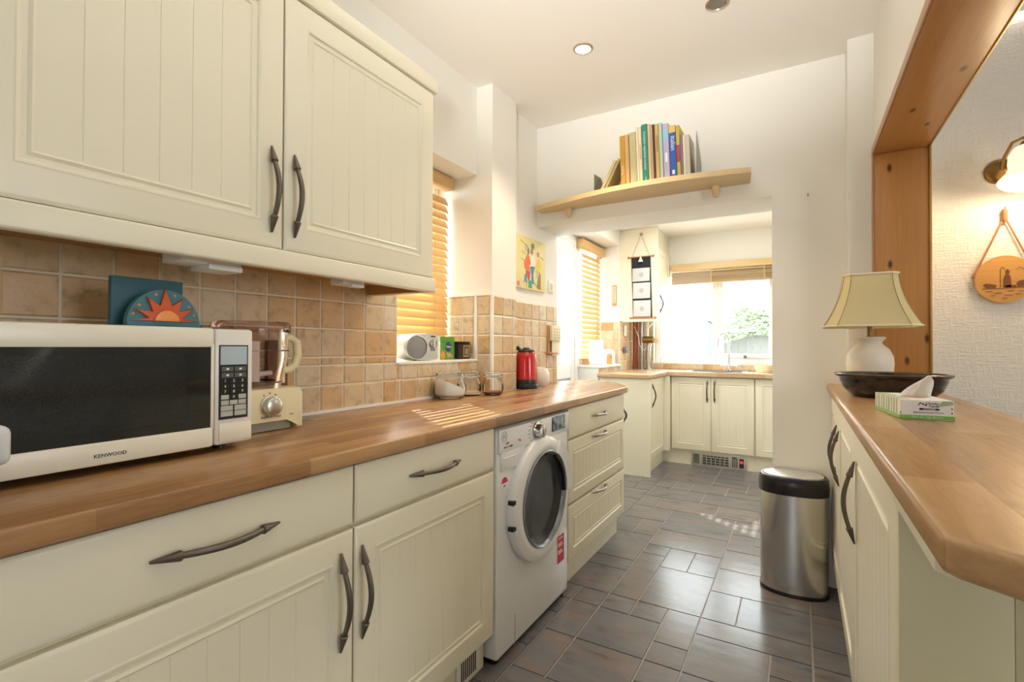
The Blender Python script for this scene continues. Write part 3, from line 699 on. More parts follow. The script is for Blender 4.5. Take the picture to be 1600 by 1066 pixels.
for a in (60, 90, 120): bx('dial_mark', (.2148, .898+.036*cos(radians(a))-.002, .985+.036*sin(radians(a))-.002), (.2158, .898+.036*cos(radians(a))+.002, .985+.036*sin(radians(a))+.002), MATS['red_ink'], t)
bc = (.135, .893, 0)
b = B(); lathe(b, [(.078, 1.034), (.080, 1.05), (.083, 1.052), (.097, 1.12), (.099, 1.205), (.102, 1.208)], bc, 40, close=False); obj('bowl', b, smoky, t)
b = B(); lathe(b, [(.104, 1.196), (.105, 1.216), (.098, 1.226), (.03, 1.230), (.001, 1.230)], bc, 40, close=False); lathe(b, [(.099, 1.14), (.1005, 1.141), (.1005, 1.143), (.099, 1.144)], bc, 40, close=False); obj('lid', b, smoky, t)
b = B(); lathe(b, [(.079, 1.048), (.084, 1.050), (.084, 1.053), (.079, 1.055)], bc, 40, close=False); obj('bowl_ring', b, mat('brown_ring', '#5d4436', .3), t)
b = B(); tube(b, [(.135, .893, 1.05), (.135, .893, 1.17)], .022, 16); tube(b, [(.135, .893, 1.07), (.135, .955, 1.075)], .008, 8); obj('spindle', b, mat('milky_plastic', '#ded6cc', .35), t)
b = B(); hp = [(.16, .975, 1.185), (.165, 1.0, 1.182), (.168, 1.018, 1.168), (.168, 1.022, 1.13), (.166, 1.014, 1.098), (.162, .998, 1.084), (.158, .978, 1.083)]
tube(b, hp, [.012, .012, .0125, .0125, .012, .012, .012], 12); tube(b, [(.16, .972, 1.205), (.16, .972, 1.045)], .010, 10); obj('bowl_handle', b, fp_cream, t)
t = thing('chopping_board', 'dark wooden chopping board leaning on tiles behind the food processor', 'chopping board', (.05, 1.0, WT))
b = B(); rbox(b, (.014, 1.015, .911), (.030, 1.088, 1.175), .005); obj('board', b, board_m, t)
b = B(); lathe(b, [(.012, .0), (.012, .0006), (.008, .0006), (.008, 0)], (.030, 1.05, 1.15), 18, axis='X', close=False); obj('hanging_hole_rim', b, mat('board_rim', '#4a2c18', .5), t)

# ------------------------------------------------------------------ jars
def jar(x, y, r, h, label, fill, fm, open_wire=True):
    t = thing('storage_jar', label, 'jar', (x, y, WT), 'clip-top glass jars on the left worktop')
    k = r; b = B()
    lathe(b, [(.001, .003), (k*.72, .003), (k*.92, h*.10), (k, h*.30), (k*.97, h*.45), (k*.84, h*.60), (k*.80, h*.66), (k*.80, h*.74)], (0, 0, 0), 36, close=False); obj('body', b, jar_glass, t, True)
    b = B(); lathe(b, [(k*.86, h*.78), (k*.88, h*.80), (k*.88, h*.86), (k*.84, h*.90), (k*.70, h*.93), (k*.66, h*.98), (k*.58, h), (.001, h)], (0, 0, 0), 36, close=False); obj('lid', b, jar_glass, t, True)
    b = B(); lathe(b, [(k*.80, h*.735), (k*.87, h*.74), (k*.87, h*.775), (k*.80, h*.78)], (0, 0, 0), 36, close=False); obj('seal_ring', b, mat('jar_seal', '#d8d6cf', .5), t, True)
    b = B(); ring = [(k*.885*cos(2*pi*i/24), k*.885*sin(2*pi*i/24), h*.70) for i in range(25)]; tube(b, ring, .0016, 6, False)
    ring = [(k*.90*cos(2*pi*i/24), k*.90*sin(2*pi*i/24), h*.83) for i in range(25)]; tube(b, ring, .0014, 6, False)
    tube(b, [(0, k*.88, h*.83), (0, k*1.08, h*.78), (0, k*1.10, h*.62), (0, k*.92, h*.58)], .0016, 6); tube(b, [(k*.2, k*.86, h*.70), (0, k*1.08, h*.60)], .0016, 6); tube(b, [(-k*.2, k*.86, h*.70), (0, k*1.08, h*.60)], .0016, 6)
    obj('wire_clip', b, steel, t, True)
    if fill:
        b = B(); lv = h*fill; prof = [(.001, h*.065), (k*.69, h*.065), (k*.90, h*.15), (k*.945, min(lv, h*.30))]
        if lv > h*.32: prof.append((k*.93, lv))
        prof.append((.001, lv)); lathe(b, prof, (0, 0, 0), 32, close=False)
        for v in b.verts:
            if abs(v.co.z-lv) < .002 or v.co.z > h*.4: v.co.z += -v.co.y*.45 if fill > .3 else 0
        obj('contents', b, fm, t, True)
    return t
sugar = mat('white_sugar', '#f6f3ec', .8, bump=(200, .2)); brown = mat('brown_sugar', '#8d5a3c', .8, bump=(200, .3)); dregs = mat('pale_crumbs', '#d9c3a4', .8)
jar(.088, 1.905, .077, .135, 'glass clip-top jar of white sugar, largest and leftmost of three', .45, sugar).rotation_euler[2] = radians(-20)
jar(.082, 2.068, .062, .128, 'nearly empty glass clip-top jar between the other two jars', .07, dregs)
j = jar(.172, 2.15, .055, .122, 'glass clip-top jar with brown sugar in the bottom, nearest the kettle', .14, brown)
# ------------------------------------------------------------------ kettle and pot
t = thing('kettle', 'red electric kettle with black lid and base', 'kettle', (.128, 2.585, WT))
redm = mat('kettle_red', '#c4161c', .18, coat=.6)
b = B(); lathe(b, [(.001, 0), (.068, 0), (.070, .008), (.070, .022), (.066, .028)], (0, 0, 0), 36, close=False); obj('power_base', b, black_p, t, True)
b = B(); lathe(b, [(.066, .026), (.067, .032), (.067, .052), (.0665, .055)], (0, 0, 0), 36, close=False); obj('lower_band', b, mat('dark_grey_plastic', '#2b2b2b', .3), t, True)
b = B(); lathe(b, [(.0665, .055), (.0655, .09), (.063, .14), (.059, .185), (.055, .207), (.050, .212)], (0, 0, 0), 40, close=False); obj('jug', b, redm, t, True)
b = B(); lathe(b, [(.052, .209), (.050, .215), (.046, .225), (.026, .230), (.018, .238), (.012, .240), (.001, .240)], (0, 0, 0), 32, close=False); obj('lid', b, black_p, t, True)
b = B(); prism(b, [(-.024, .205), (.024, .205), (.002, .155), (-.002, .155)], .044, .070, 'YZ', .004)
o = obj('spout', b, mat('spout_grey', '#cfc9bd', .35, .3), t, True); o.rotation_euler = (0, radians(-7), radians(-86)); o.location = (-.008, 0, 0)
b = B(); tube(b, [(-.045, .02, .222), (-.07, .03, .238), (-.092, .034, .232), (-.104, .036, .19), (-.106, .036, .12), (-.098, .034, .07), (-.075, .028, .055)], [.010, .013, .014, .013, .012, .012, .010], 12); o = obj('handle', b, black_p, t, True); o.rotation_euler = (0, 0, radians(30)); o.scale = (.70, .70, 1)
text('lettering', 'HOB', .016, (.128+.067*.87, 2.585+.067*.5, WT+.075), (-.5, .87, 0), (0, 0, 1), mat('silver_ink', '#d8d8d8', .4), t)
t = thing('sugar_pot', 'round off-white ceramic pot with rim behind the kettle', 'pot', (.112, 2.80, WT))
b = B(); lathe(b, [(.001, 0), (.040, 0), (.053, .018), (.059, .05), (.056, .08), (.047, .098), (.042, .106), (.040, .104), (.042, .09), (.001, .085)], (0, 0, 0), 36, close=False); obj('body', b, mat('cream_glaze', '#efe9de', .2), t, True)
b = B(); lathe(b, [(.040, .104), (.038, .111), (.02, .117), (.001, .117)], (0, 0, 0), 28, close=False); obj('lid', b, MATS['cream_glaze'], t, True)

# ------------------------------------------------------------------ on the sill
t = thing('radio', 'silver egg-shaped radio with round speaker grille on the window sill', 'radio', (-.06, 1.83, 1.088))
silver = mat('silver_plastic', '#c6c5c2', .3, .35)
def radio_outline(s=1.0):
    P = []
    for a in range(90, 271, 12): P.append((-.01+.115*s*cos(radians(a)), .064+.062*s*sin(radians(a))))
    P += [(.05, .064-.062*s), (.105*s, .064-.060*s), (.116*s, .064-.050*s), (.116*s, .098), (.100*s, .064+.062*s), (.05, .064+.066*s)]
    return P
b = B(); prism(b, radio_outline(), -.05, .045, 'YZ', .010, 3); obj('case', b, silver, t, True)
b = B(); lathe(b, [(.001, .0), (.066, .0), (.066, .003), (.060, .005), (.001, .006)], (.045, -.048, .063), 36, axis='X', sx=1.05, sy=.80, close=False); sp = obj('speaker_grille', b, mat('grille_grey', '#8f8f90', .45, .3, bump=(400, .5)), t, True)
b = B(); lathe(b, [(.066, .0), (.071, .0), (.071, .004), (.066, .006)], (.0452, -.048, .063), 36, axis='X', sx=1.05, sy=.80, close=False); obj('speaker_rim', b, silver, t, True)
b = B(); lathe(b, [(.024, 0), (.024, .006), (.018, .010), (.001, .010)], (.045, .072, .080), 24, axis='X', close=False); obj('tuning_dial', b, mat('dial_silver', '#a9abad', .25, .6), t, True)
bx('dial_slot', (.0445-.06, 1.83+.069, 1.088+.062), (.0565-.06, 1.83+.075, 1.088+.098), steel, t)
text('lettering', 'FM  AM', .010, (-.0140, 1.90, 1.137), (0, 1, 0), (0, 0, 1), MATS['dark_ink'], t); bx('brand_plate', (-.016, 1.885, 1.2), (-.0143, 1.918, 1.207), MATS['dark_ink'], t)
t = thing('tea_box', 'green cardboard tea bag box standing beside the radio', 'box', (-.08, 2.06, 1.088))
tg = mat('tea_green', '#5fa83a', .45, vary=(30, .3)); tm = mat('tea_mint', '#a9dfb8', .45)
bx('carton', (-.128, 1.985, 1.088), (-.035, 2.10, 1.205), tg, t)
bx('side_print', (-.127, 1.9838, 1.088), (-.036, 1.986, 1.180), mat('tea_white', '#eef3e2', .5), t); bx('side_top', (-.127, 1.9838, 1.180), (-.036, 1.986, 1.205), tm, t)
bx('lid_line', (-.036, 1.985, 1.178), (-.0338, 2.10, 1.181), mat('tea_dark', '#3c7427', .5), t)
b = B(); lathe(b, [(.001, 0), (.024, 0), (.024, .001), (.001, .001)], (-.0348, 2.048, 1.153), 28, axis='X'); obj('logo_disc', b, mat('logo_blue', '#1c3f7c', .4), t)
text('lettering', 'Tetley', .0165, (-.0336, 2.048, 1.154), (0, 1, 0), (0, 0, 1), key_ink, t)
b = B(); lathe(b, [(.001, 0), (.016, 0), (.016, .001), (.001, .001)], (-.0348, 2.005, 1.112), 20, axis='X', sy=1.3); obj('fruit_print', b, mat('fruit_orange', '#f0962e', .5), t)
b = B()
for y, z, r in ((2.05, 1.108, .009), (2.062, 1.116, .008), (2.042, 1.119, .008), (2.074, 1.106, .007)): lathe(b, [(.001, 0), (r, 0), (r, .0008), (.001, .0008)], (-.0348, y, z), 12, axis='X')
obj('flower_print', b, mat('flower_pink', '#e8a08c', .5), t)
t = thing('tea_tin', 'dark bronze square tin with framed label, rightmost on the sill', 'tin', (-.07, 2.17, 1.088))
tin_m = mat('bronze_tin', '#4a4034', .35, .5, vary=(25, .4))
bx('body', (-.115, 2.125, 1.089), (-.025, 2.225, 1.178), tin_m, t, .004); bx('lid', (-.117, 2.123, 1.165), (-.023, 2.227, 1.182), mat('dark_tin_lid', '#2f2821', .35, .5), t, .004)
bx('label_frame', (-.026, 2.165, 1.100), (-.0235, 2.218, 1.162), mat('tan_label', '#b29a72', .5), t); bx('label', (-.0238, 2.173, 1.108), (-.0228, 2.210, 1.155), mat('dark_label', '#39312a', .5), t); bx('label_centre', (-.023, 2.181, 1.113), (-.0222, 2.203, 1.147), MATS['tan_label'], t)

# ------------------------------------------------------------------ picture, switch, memo holder on the tiled return
t = thing('canvas_picture', 'pale yellow canvas picture of three golfers on the left wall', 'picture', (.06, 2.75, 1.51))
PX = .066
bx('canvas', (.050, 2.552, 1.512), (PX, 2.958, 1.835), mat('canvas_yellow', '#f3e7a8', .7, vary=(12, .08)), t, .002)
def pol(name, pts, m, d=.0008):
    b = B(); prism(b, [(2.552+.406*p[0], 1.512+.323*p[1]) for p in pts], PX-.0005, PX+d, 'YZ'); return obj(name, b, m, t)
def ell(cx, cy, rx, ry, n=14): return [(cx+rx*cos(2*pi*k/n), cy+ry*sin(2*pi*k/n)) for k in range(n)]
art = {k: mat('art_'+k, c, .6) for k, c in dict(orange='#e8743a', red='#d8435a', blue='#4a8fb5', grey='#8d8a80', green='#3fa57c', yellow='#ecd23e', white='#efeee4', pink='#e0787e', ink='#4a4038', brown='#b5764a', skin='#cfc6bd').items()}
pol('figure_print', [(.28, .48), (.34, .60), (.40, .70), (.46, .62), (.50, .50), (.44, .46), (.48, .36), (.30, .38)], art['orange'])
pol('figure_print', ell(.35, .78, .036, .07), art['skin']); pol('figure_print', ell(.42, .73, .03, .06), art['grey'])
pol('trousers_print', [(.33, .37), (.48, .35), (.46, .16), (.40, .20)], art['red']); pol('trousers_print', [(.30, .26), (.36, .30), (.38, .12), (.30, .14)], art['blue'])
pol('shirt_print', [(.48, .46), (.52, .66), (.60, .70), (.66, .54), (.62, .46)], art['white']); pol('trousers_print', [(.47, .45), (.63, .47), (.58, .30), (.60, .12), (.52, .12), (.52, .28)], art['blue'])
pol('hat_print', ell(.56, .85, .055, .065), art['grey']); pol('face_print', ell(.53, .74, .04, .05), art['grey'])
pol('shirt_print', [(.66, .40), (.70, .58), (.78, .66), (.84, .52), (.78, .34)], art['yellow']); pol('face_print', ell(.74, .73, .042, .055), art['pink'])
pol('bag_print', [(.42, .00+.03), (.54, .03), (.52, .17), (.42, .19)], art['green']); pol('bag_print', [(.74, .04), (.84, .04), (.83, .34), (.78, .40)], art['brown']); pol('bag_print', [(.70, .06), (.74, .05), (.76, .30), (.74, .30)], art['green'])
pol('apple_print', ell(.11, .075, .04, .05), art['pink'])
b = B()
for p, q in (((.16, .90), (.38, .82)), ((.38, .82), (.45, .76)), ((.80, .70), (.93, .66)), ((.36, .36), (.28, .10)), ((.38, .16), (.36, .04)), ((.60, .15), (.70, .09)), ((.72, .40), (.70, .26)), ((.22, .70), (.32, .66)), ((.20, .56), (.30, .52))):
    tube(b, [(PX+.0006, 2.552+.406*p[0], 1.512+.323*p[1]), (PX+.0006, 2.552+.406*q[0], 1.512+.323*q[1])], .0012, 5)
obj('ink_lines', b, art['ink'], t)
t = thing('light_switch', 'white light switch to the right of the yellow picture', 'switch', (.055, 3.065, 1.52)); bx('plate', (.05, 3.03, 1.525), (.060, 3.105, 1.607), white_m, t, .003); bx('rocker', (.059, 3.055, 1.545), (.066, 3.085, 1.585), mat('ivory_rocker', '#ece3cb', .35), t, .002)
t = thing('memo_holder', 'cream and wood memo calendar holder hung on tiles near the door', 'memo holder', (.06, 3.09, 1.09))
bx('wooden_back', (.058, 3.0, 1.10), (.068, 3.035, 1.30), mat('holder_wood', '#b98a5c', .5), t, .003); bx('ledge', (.058, 2.975, 1.108), (.095, 3.10, 1.118), MATS['holder_wood'], t, .003)
bx('calendar_block', (.068, 3.02, 1.195), (.088, 3.16, 1.300), mat('holder_cream', '#eadfbe', .5), t, .003); bx('paper', (.070, 3.045, 1.095), (.078, 3.165, 1.205), mat('memo_paper', '#f1ead6', .7), t, .001)
b = B()
for r in range(4):
    for c in range(4): box(b, (.0875, 3.052+c*.027, 1.213+r*.019), (.0885, 3.060+c*.027, 1.222+r*.019))
obj('date_marks', b, mat('date_brown', '#a08a62', .6), t)

# ------------------------------------------------------------------ shelf, books, bookends
SZ = 2.012; ST = 2.040
t = thing('wall_shelf', 'bowed pale maple shelf on the wall above the opening', 'shelf', (.7, 2.78, SZ))
pts = [(.085, 2.868), (1.300, 2.868), (1.318, 2.695), (1.225, 2.672), (1.08, 2.648), (.93, 2.634), (.78, 2.632), (.62, 2.645), (.45, 2.676), (.30, 2.715), (.17, 2.748), (.085, 2.770)]
b = B(); prism(b, pts, SZ, ST, 'XY', .002); obj('board', b, maple, t)
for x in (.285, 1.135):
    b = B(); lathe(b, [(.002, -.058), (.012, -.052), (.020, -.02), (.021, 0)], (x, 2.84, SZ), 18, close=True); obj('bracket', b, maple, t)
bk = lambda n, c, r=.6: mat('book_'+n, c, r)
page = mat('book_pages', '#efe6cf', .8)
def book(x0, x1, h, m, label, d=.14, yf=2.70, lean=0, z=ST, name='book', top=None):
    t = thing(name, label, 'book', ((x0+x1)/2, yf, z), 'cookery books on the maple shelf'); w = x1-x0; c = .0018
    b = B(); rbox(b, (-w/2, 0, 0), (w/2, .004, h), .0012, 1); box(b, (-w/2, .002, 0), (-w/2+c, d, h)); box(b, (w/2-c, .002, 0), (w/2, d, h)); obj('cover', b, m, t, True)
    b = B(); box(b, (-w/2+c, .004, .003), (w/2-c, d-.004, h-.003)); obj('pages', b, page, t, True)
    t.rotation_euler = (0, lean, 0); return t
def spine(t, s, size, m, zc, off=0):
    """lettering running down the spine"""
    cu = text('lettering', s, size, wloc(t)+Vector((off, -.0006, zc)), (0, 0, -1), (1, 0, 0), m, t, .0003)
    return cu
L = radians(-2.2)
book(.664, .691, .292, bk('gold', '#c99a3e'), 'thick gold book, the leftmost upright one on the shelf', lean=L); T = bpy.data.objects['book']; spine(T, 'cooking', .016, key_ink, .10)
book(.692, .714, .294, bk('tan', '#d9ab74'), 'tan orange book right of the gold one', lean=L)
book(.718, .754, .300, bk('sage', '#c7bd92'), 'wide sage beige book left of the cream pair', lean=L, d=.15)
book(.756, .768, .322, bk('cream', '#efe3c6'), 'slim plain cream book right of the sage one', lean=L)
t = book(.769, .786, .322, bk('ivory', '#eeddb8'), 'ivory book with brown spine print, left of the teal one', lean=L); spine(t, 'SOUP COOKERY', .011, mat('brown_ink', '#9a6a44', .6), .18)
t = book(.788, .818, .330, bk('teal', '#2f8f7c'), 'tall teal green book with white spine title', lean=L); spine(t, 'Complete vegetarian cookery', .0175, key_ink, .185); spine(t, 'food', .010, key_ink, .03)
book(.820, .834, .326, bk('beige', '#d9c290'), 'slim beige book right of the teal one', lean=L)
t = book(.835, .846, .320, bk('rose', '#c9a48e'), 'thin rose brown book left of the dark one', lean=L)
book(.847, .858, .318, bk('umber', '#4a372b'), 'thin dark brown book in the middle of the row', lean=L)
t = book(.859, .878, .316, bk('honey', '#d6b06a'), 'honey yellow book with dark spine title, right of the dark one', lean=L); spine(t, 'ITALIAN FOOD', .013, MATS['dark_ink'], .21)
book(.880, .897, .318, bk('mint', '#b5d2bd'), 'pale mint book left of the lilac one', lean=L)
t = book(.900, .930, .308, bk('lilac', '#c3b6d6'), 'lilac and sky blue book left of the blue one', lean=L)
b = B(); box(b, (-.0145, -.0007, .215), (.0145, .0005, .275)); obj('blue_band', b, bk('sky', '#9cc8e4'), t, True); b = B(); box(b, (-.006, -.001, .10), (.006, 0, .15)); obj('white_label', b, white_m, t, True)
t = book(.932, .966, .290, bk('blue', '#3a63b4'), 'royal blue book titled italian with yellow top', lean=L)
b = B(); box(b, (-.017, -.0007, .252), (.017, .0005, .290)); obj('yellow_band', b, bk('straw', '#e3bf78'), t, True); spine(t, 'italian', .034, key_ink, .195, .002)
b = B(); box(b, (-.006, -.0009, .030), (.007, .0003, .052)); obj('publisher_mark', b, white_m, t, True)
t = book(.968, .986, .285, bk('lime', '#c9b54a'), 'lime and red striped thin book right of the blue one', lean=L); b = B(); box(b, (-.0085, -.0007, .09), (.0085, .0005, .18)); obj('red_band', b, bk('crimson', '#b8485a'), t, True)
book(.988, 1.000, .235, bk('mauve', '#8a7b86'), 'short mauve grey book near the right bookend', lean=L)
book(1.001, 1.012, .228, bk('bone', '#ece4d2'), 'short bone white book near the right bookend', lean=L)
book(1.013, 1.034, .225, bk('stone', '#d3c8b4'), 'stone grey book resting against the right bookend', lean=L)
book(.5515, .566, .195, bk('olive', '#b8a878'), 'olive paperback leaning on the gold book, nearer to it', lean=radians(27), yf=2.715, d=.13)
book(.5285, .546, .190, bk('straw2', '#d8c69a'), 'straw paperback leaning, left of the olive one', lean=radians(27), yf=2.715, d=.13)
be = mat('bookend_grey', '#9d9a90', .4, .6)
for x, s, h, lab in ((.505, 1, .115, 'grey metal bookend standing alone at the left of the books'), (1.062, -1, .235, 'grey metal bookend at the right end of the books')):
    t = thing('bookend', lab, 'bookend', (x, 2.76, ST), 'grey metal bookends')
    b = B(); prism(b, [(2.70, ST), (2.84, ST), (2.84, ST+h*.8), (2.81, ST+h), (2.70, ST+h*.92)] if s > 0 else [(2.70, ST), (2.84, ST), (2.84, ST+h*.45), (2.70, ST+h)], x-.001, x+.001, 'YZ'); obj('upright', b, be, t)
    bx('foot', (min(x, x+s*.03) if s < 0 else x-.03, 2.70, ST), (x if s > 0 else x+.03, 2.82, ST+.0018), be, t)
t = thing('wall_hook', 'tiny white hook on the wall right of the opening', 'hook', (1.557, 2.865, 1.90)); bx('plate', (1.550, 2.866, 1.900), (1.564, 2.87, 1.924), white_m, t, .002); b = B(); tube(b, [(1.557, 2.866, 1.908), (1.557, 2.852, 1.904), (1.557, 2.850, 1.914)], .003, 8); obj('peg', b, steel, t)

# ------------------------------------------------------------------ ceiling downlights
def downlight(x, y, label, on):
    t = thing('downlight', label, 'light', (x, y, H-.004), 'recessed ceiling downlights')
    b = B(); lathe(b, [(.048, .003), (.046, -.004), (.036, -.006), (.033, .0), (.034, .003)], (x, y, H), 32, close=False); obj('bezel', b, mat('satin_nickel', '#cbbfa8', .25, .9), t)
    b = B(); lathe(b, [(.001, .001), (.033, .001), (.033, .0035), (.001, .0035)], (x, y, H-.004), 28); obj('bulb', b, mat('lit_bulb', '#fff3d8', .4, emit=('#ffe9b8', 14)) if on else mat('unlit_bulb', '#8f8a80', .15, .4), t)
downlight(.637, 2.204, 'lit recessed ceiling downlight in the middle of the ceiling', True)
downlight(1.232, 2.19, 'unlit recessed ceiling downlight at the top edge of the photo', False)
lamp('downlight_bulb', 'SPOT', (.637, 2.204, H-.03), 14, (1, .82, .58), .03, None, (.637, 2.204, 0), 110, .6)

# ------------------------------------------------------------------ right-hand peninsula
RT = .982; RB = .944
t = thing('peninsula_cabinet', 'cream cabinet run under the right-hand walnut worktop, with three doors', 'cabinet', (1.8, 1.9, 0))
b = B(); box(b, (1.672, 1.03, .15), (1.985, 2.866, RB)); obj('body', b, cream_in, t)
bx('plinth', (1.684, 1.03, 0), (1.985, 2.866, .15), cream, t)
hh = [((1.651, 2.42, .842), (1.651, 2.42, .632)), ((1.651, 2.285, .838), (1.651, 2.285, .628)), ((1.651, 1.665, .846), (1.651, 1.665, .622))]
for (y0, y1), h in zip(((2.348, 2.862), (1.742, 2.342), (1.022, 1.736)), hh):
    b = door_bm(y1-y0, .765, .02, True, .062, .055); frame_xf(b, (1.671, y1, .157), (0, -1, 0), (-1, 0, 0)); d = obj('door', b, cream, t, smooth=25)
    obj('handle', handle_bm(h[0], h[1], (-1, 0, 0), .9, .014), pewter, d)
bx('end_panel', (1.653, 1.012, .0), (1.786, 1.030, RB), mat('end_panel_cream', '#e6ddb9', .45), t, .001); bx('end_panel', (1.7864, 1.012, .0), (1.985, 1.030, RB), MATS['end_panel_cream'], t, .001)
b = B(); prism(b, [(1.647, 1.012), (1.647, .735), (1.660, .72), (1.672, .728), (1.672, 1.012)], RB-.032, RB); obj('support_rail', b, cream, t)
t = thing('breakfast_worktop', 'thick walnut block worktop on the right carrying the lamp and tissue box', 'worktop', (1.8, 1.7, RB))
b = B(); prism(b, [(1.633, 2.868), (1.633, .640), (1.641, .626), (2.0, .374), (2.0, 2.69), (1.985, 2.69), (1.985, 2.695), (1.80, 2.695), (1.80, 2.742), (1.71, 2.742), (1.71, 2.868)], RB, RT, 'XY', .010, 4); obj('slab', b, stave_r, t)

# ------------------------------------------------------------------ table lamp
t = thing('table_lamp', 'cream table lamp with bell shade on the right worktop', 'lamp', (1.766, 2.50, RT))
crem = mat('lamp_ceramic', '#efe6d6', .45, bump=(90, .1))
b = B(); lathe(b, [(.001, 0), (.048, 0), (.052, .008), (.062, .03), (.078, .075), (.081, .11), (.078, .14), (.066, .168), (.050, .182), (.042, .190), (.043, .200), (.054, .212), (.054, .217), (.046, .218), (.02, .214), (.001, .214)], (0, 0, 0), 44, close=False); obj('base', b, crem, t, True)
b = B(); tube(b, [(0, 0, .212), (0, 0, .30)], .009, 14); lathe(b, [(.001, .212), (.014, .213), (.011, .222), (.001, .224)], (0, 0, 0), 18, close=False); obj('stem', b, mat('antique_brass', '#8a6f45', .35, .9), t, True)
def shade_outline(hx, hy, c): return [(hx-c, -hy), (hx, -hy+c), (hx, hy-c), (hx-c, hy), (-hx+c, hy), (-hx, hy-c), (-hx, -hy+c), (-hx+c, -hy)]
b = B(); rings = []
N = 10
def sh(f): return .089+(.158-.089)*(f**1.75)
for k in range(N+1):
    f = k/N; hx = sh(f); hy = hx*.78; c = hx*.26
    rings.append([b.verts.new((x, y, .468-.208*f)) for x, y in shade_outline(hx, hy, c)])
for p, q in zip(rings, rings[1:]):
    for k in range(8): b.faces.new((p[k], p[(k+1) % 8], q[(k+1) % 8], q[k]))
bmesh.ops.solidify(b, geom=list(b.faces), thickness=.0025)
m, tt = custom('shade_linen'); tt.p.inputs['Base Color'].default_value = lin('#fbf1c6'); tt.p.inputs['Roughness'].default_value = .85
tt.bump(tt.noise(tt.coords('Object', (300, 300, 300)), 1, 2), .2, .001)
shd = obj('shade', b, m, t, True, 30)
trim_c = mat('shade_trim', '#efe3c0', .7); pipe_c = mat('shade_piping', '#a08558', .7)
for f, rr in ((0, .005), (1, .004)):
    b = B(); hx = sh(f); pts = [(x, y, .468-.208*f) for x, y in shade_outline(hx, hx*.78, hx*.26)]
    for k in range(8): tube(b, [pts[k], pts[(k+1) % 8]], rr, 8)
    obj('shade_trim', b, trim_c, shd, True)
for k in range(8):
    b = B(); pts = []
    for j in range(N+1):
        f = j/N; hx = sh(f); x, y = shade_outline(hx*1.006, hx*.78*1.006, hx*.26)[k]; pts.append((x, y, .468-.208*f))
    tube(b, pts, .0012, 5); obj('piping', b, pipe_c, shd, True)
b = B()
for a in (0, pi/2, pi, 3*pi/2): tube(b, [(0, 0, .43), (.085*cos(a), .066*sin(a), .462)], .0015, 5)
tube(b, [(0, 0, .29), (0, 0, .43)], .003, 6); obj('shade_carrier', b, MATS['antique_brass'], t, True)

# ------------------------------------------------------------------ dark bowl and tissue box
t = thing('oval_bowl', 'dark brown glazed oval bowl in front of the lamp', 'bowl', (1.798, 2.20, RT)); t.scale = (1, 1, .94)
m, tt = custom('dark_glaze'); f = tt.noise(tt.coords('Object', (14, 14, 30)), 2, 4); tt.l(tt.ramp(f, [(.35, lin('#17130f')), (.65, lin('#3b2f26'))]), tt.p.inputs['Base Color']); tt.p.inputs['Roughness'].default_value = .18; tt.p.inputs['Coat Weight'].default_value = .4; tt.bump(f, .5, .004)
b = B(); lathe(b, [(.001, 0), (.112, 0), (.117, .005), (.142, .032), (.153, .062), (.154, .072), (.166, .079), (.169, .086), (.162, .090), (.148, .085), (.141, .062), (.119, .026), (.001, .012)], (0, 0, 0), 56, sx=1, sy=.82, close=False); obj('body', b, m, t, True)
b = B(); lathe(b, [(.1605, .0895), (.166, .0888), (.169, .086), (.1655, .0825)], (0, 0, 0), 56, sx=1.003, sy=.825, close=False); obj('rim', b, mat('bronze_rim', '#5f5348', .25, .5, bump=(80, .4)), t, True)
t = thing('tissue_box', 'white and green cardboard tissue box with a tissue pulled up', 'tissue box', (1.772, 1.678, RT), rz=radians(7)); t.scale = (.88, .88, .88)
tw = mat('tissue_card', '#eeeae2', .55); tgr = mat('tissue_green', '#7fb94a', .5); tsg = mat('tissue_sage', '#a9b88e', .55); olive = mat('tissue_olive', '#7c8a5c', .55)
b = B(); rbox(b, (-.060, -.122, 0), (.060, .122, .054), .0015, 1); obj('carton', b, tw, t, True)
b = B(); box(b, (-.0608, -.1228, .002), (.0608, .1228, .012)); obj('green_band', b, tgr, t, True)
b = B()
for k, (y, w) in enumerate(((-.100, .010), (-.078, .014), (-.052, .008), (-.030, .016), (-.004, .010), (.020, .016), (.046, .010), (.070, .018), (.098, .010))): box(b, (-.0606, y, .012), (-.0598, y+w, .054)); box(b, (-.060, y, .0535), (-.03, y+w, .0544))
obj('stripe_print', b, tsg, t, True)
b = B(); lathe(b, [(.001, 0), (.05, 0), (.05, .0006), (.001, .0006)], (0, -.01, .054), 28, sx=.55, sy=1.0); obj('slot', b, mat('slot_card', '#c9a87c', .6), t, True)
b = B(); prism(b, [(.036, .053), (.058, .053), (.059, .043), (.022, .036)], -.1226, -.1218, 'XZ'); obj('leaf_print', b, tsg, t, True)
bl = bpy.context.view_layer; bl.update()
def btext(s, size, x, z, m):
    o = text('lettering', s, size, (x, -.1224, z), (1, 0, 0), (0, 0, 1), m, tz0, .0003); o.parent = t; return o
tz0 = bpy.data.objects.new('zero', None); COL.objects.link(tz0)
btext('Cheeky', .0092, .012, .0455, MATS['dark_ink']); btext('Panda', .0092, .016, .0378, MATS['dark_ink'])
b = B(); box(b, (-.016, -.1226, .0270), (.028, -.1218, .0320)); obj('black_label', b, black_p, t, True); btext('SUSTAINABLE', .0044, .006, .0296, key_ink).location = (0, -.0006, 0)
btext('Bamboo Facial Tissue', .0078, .004, .0205, grey_ink); btext('Plastic free  3 ply  80 sheets', .0062, .002, .0070, key_ink).location = (0, -.0006, 0)
bpy.data.objects.remove(tz0)
b = B()
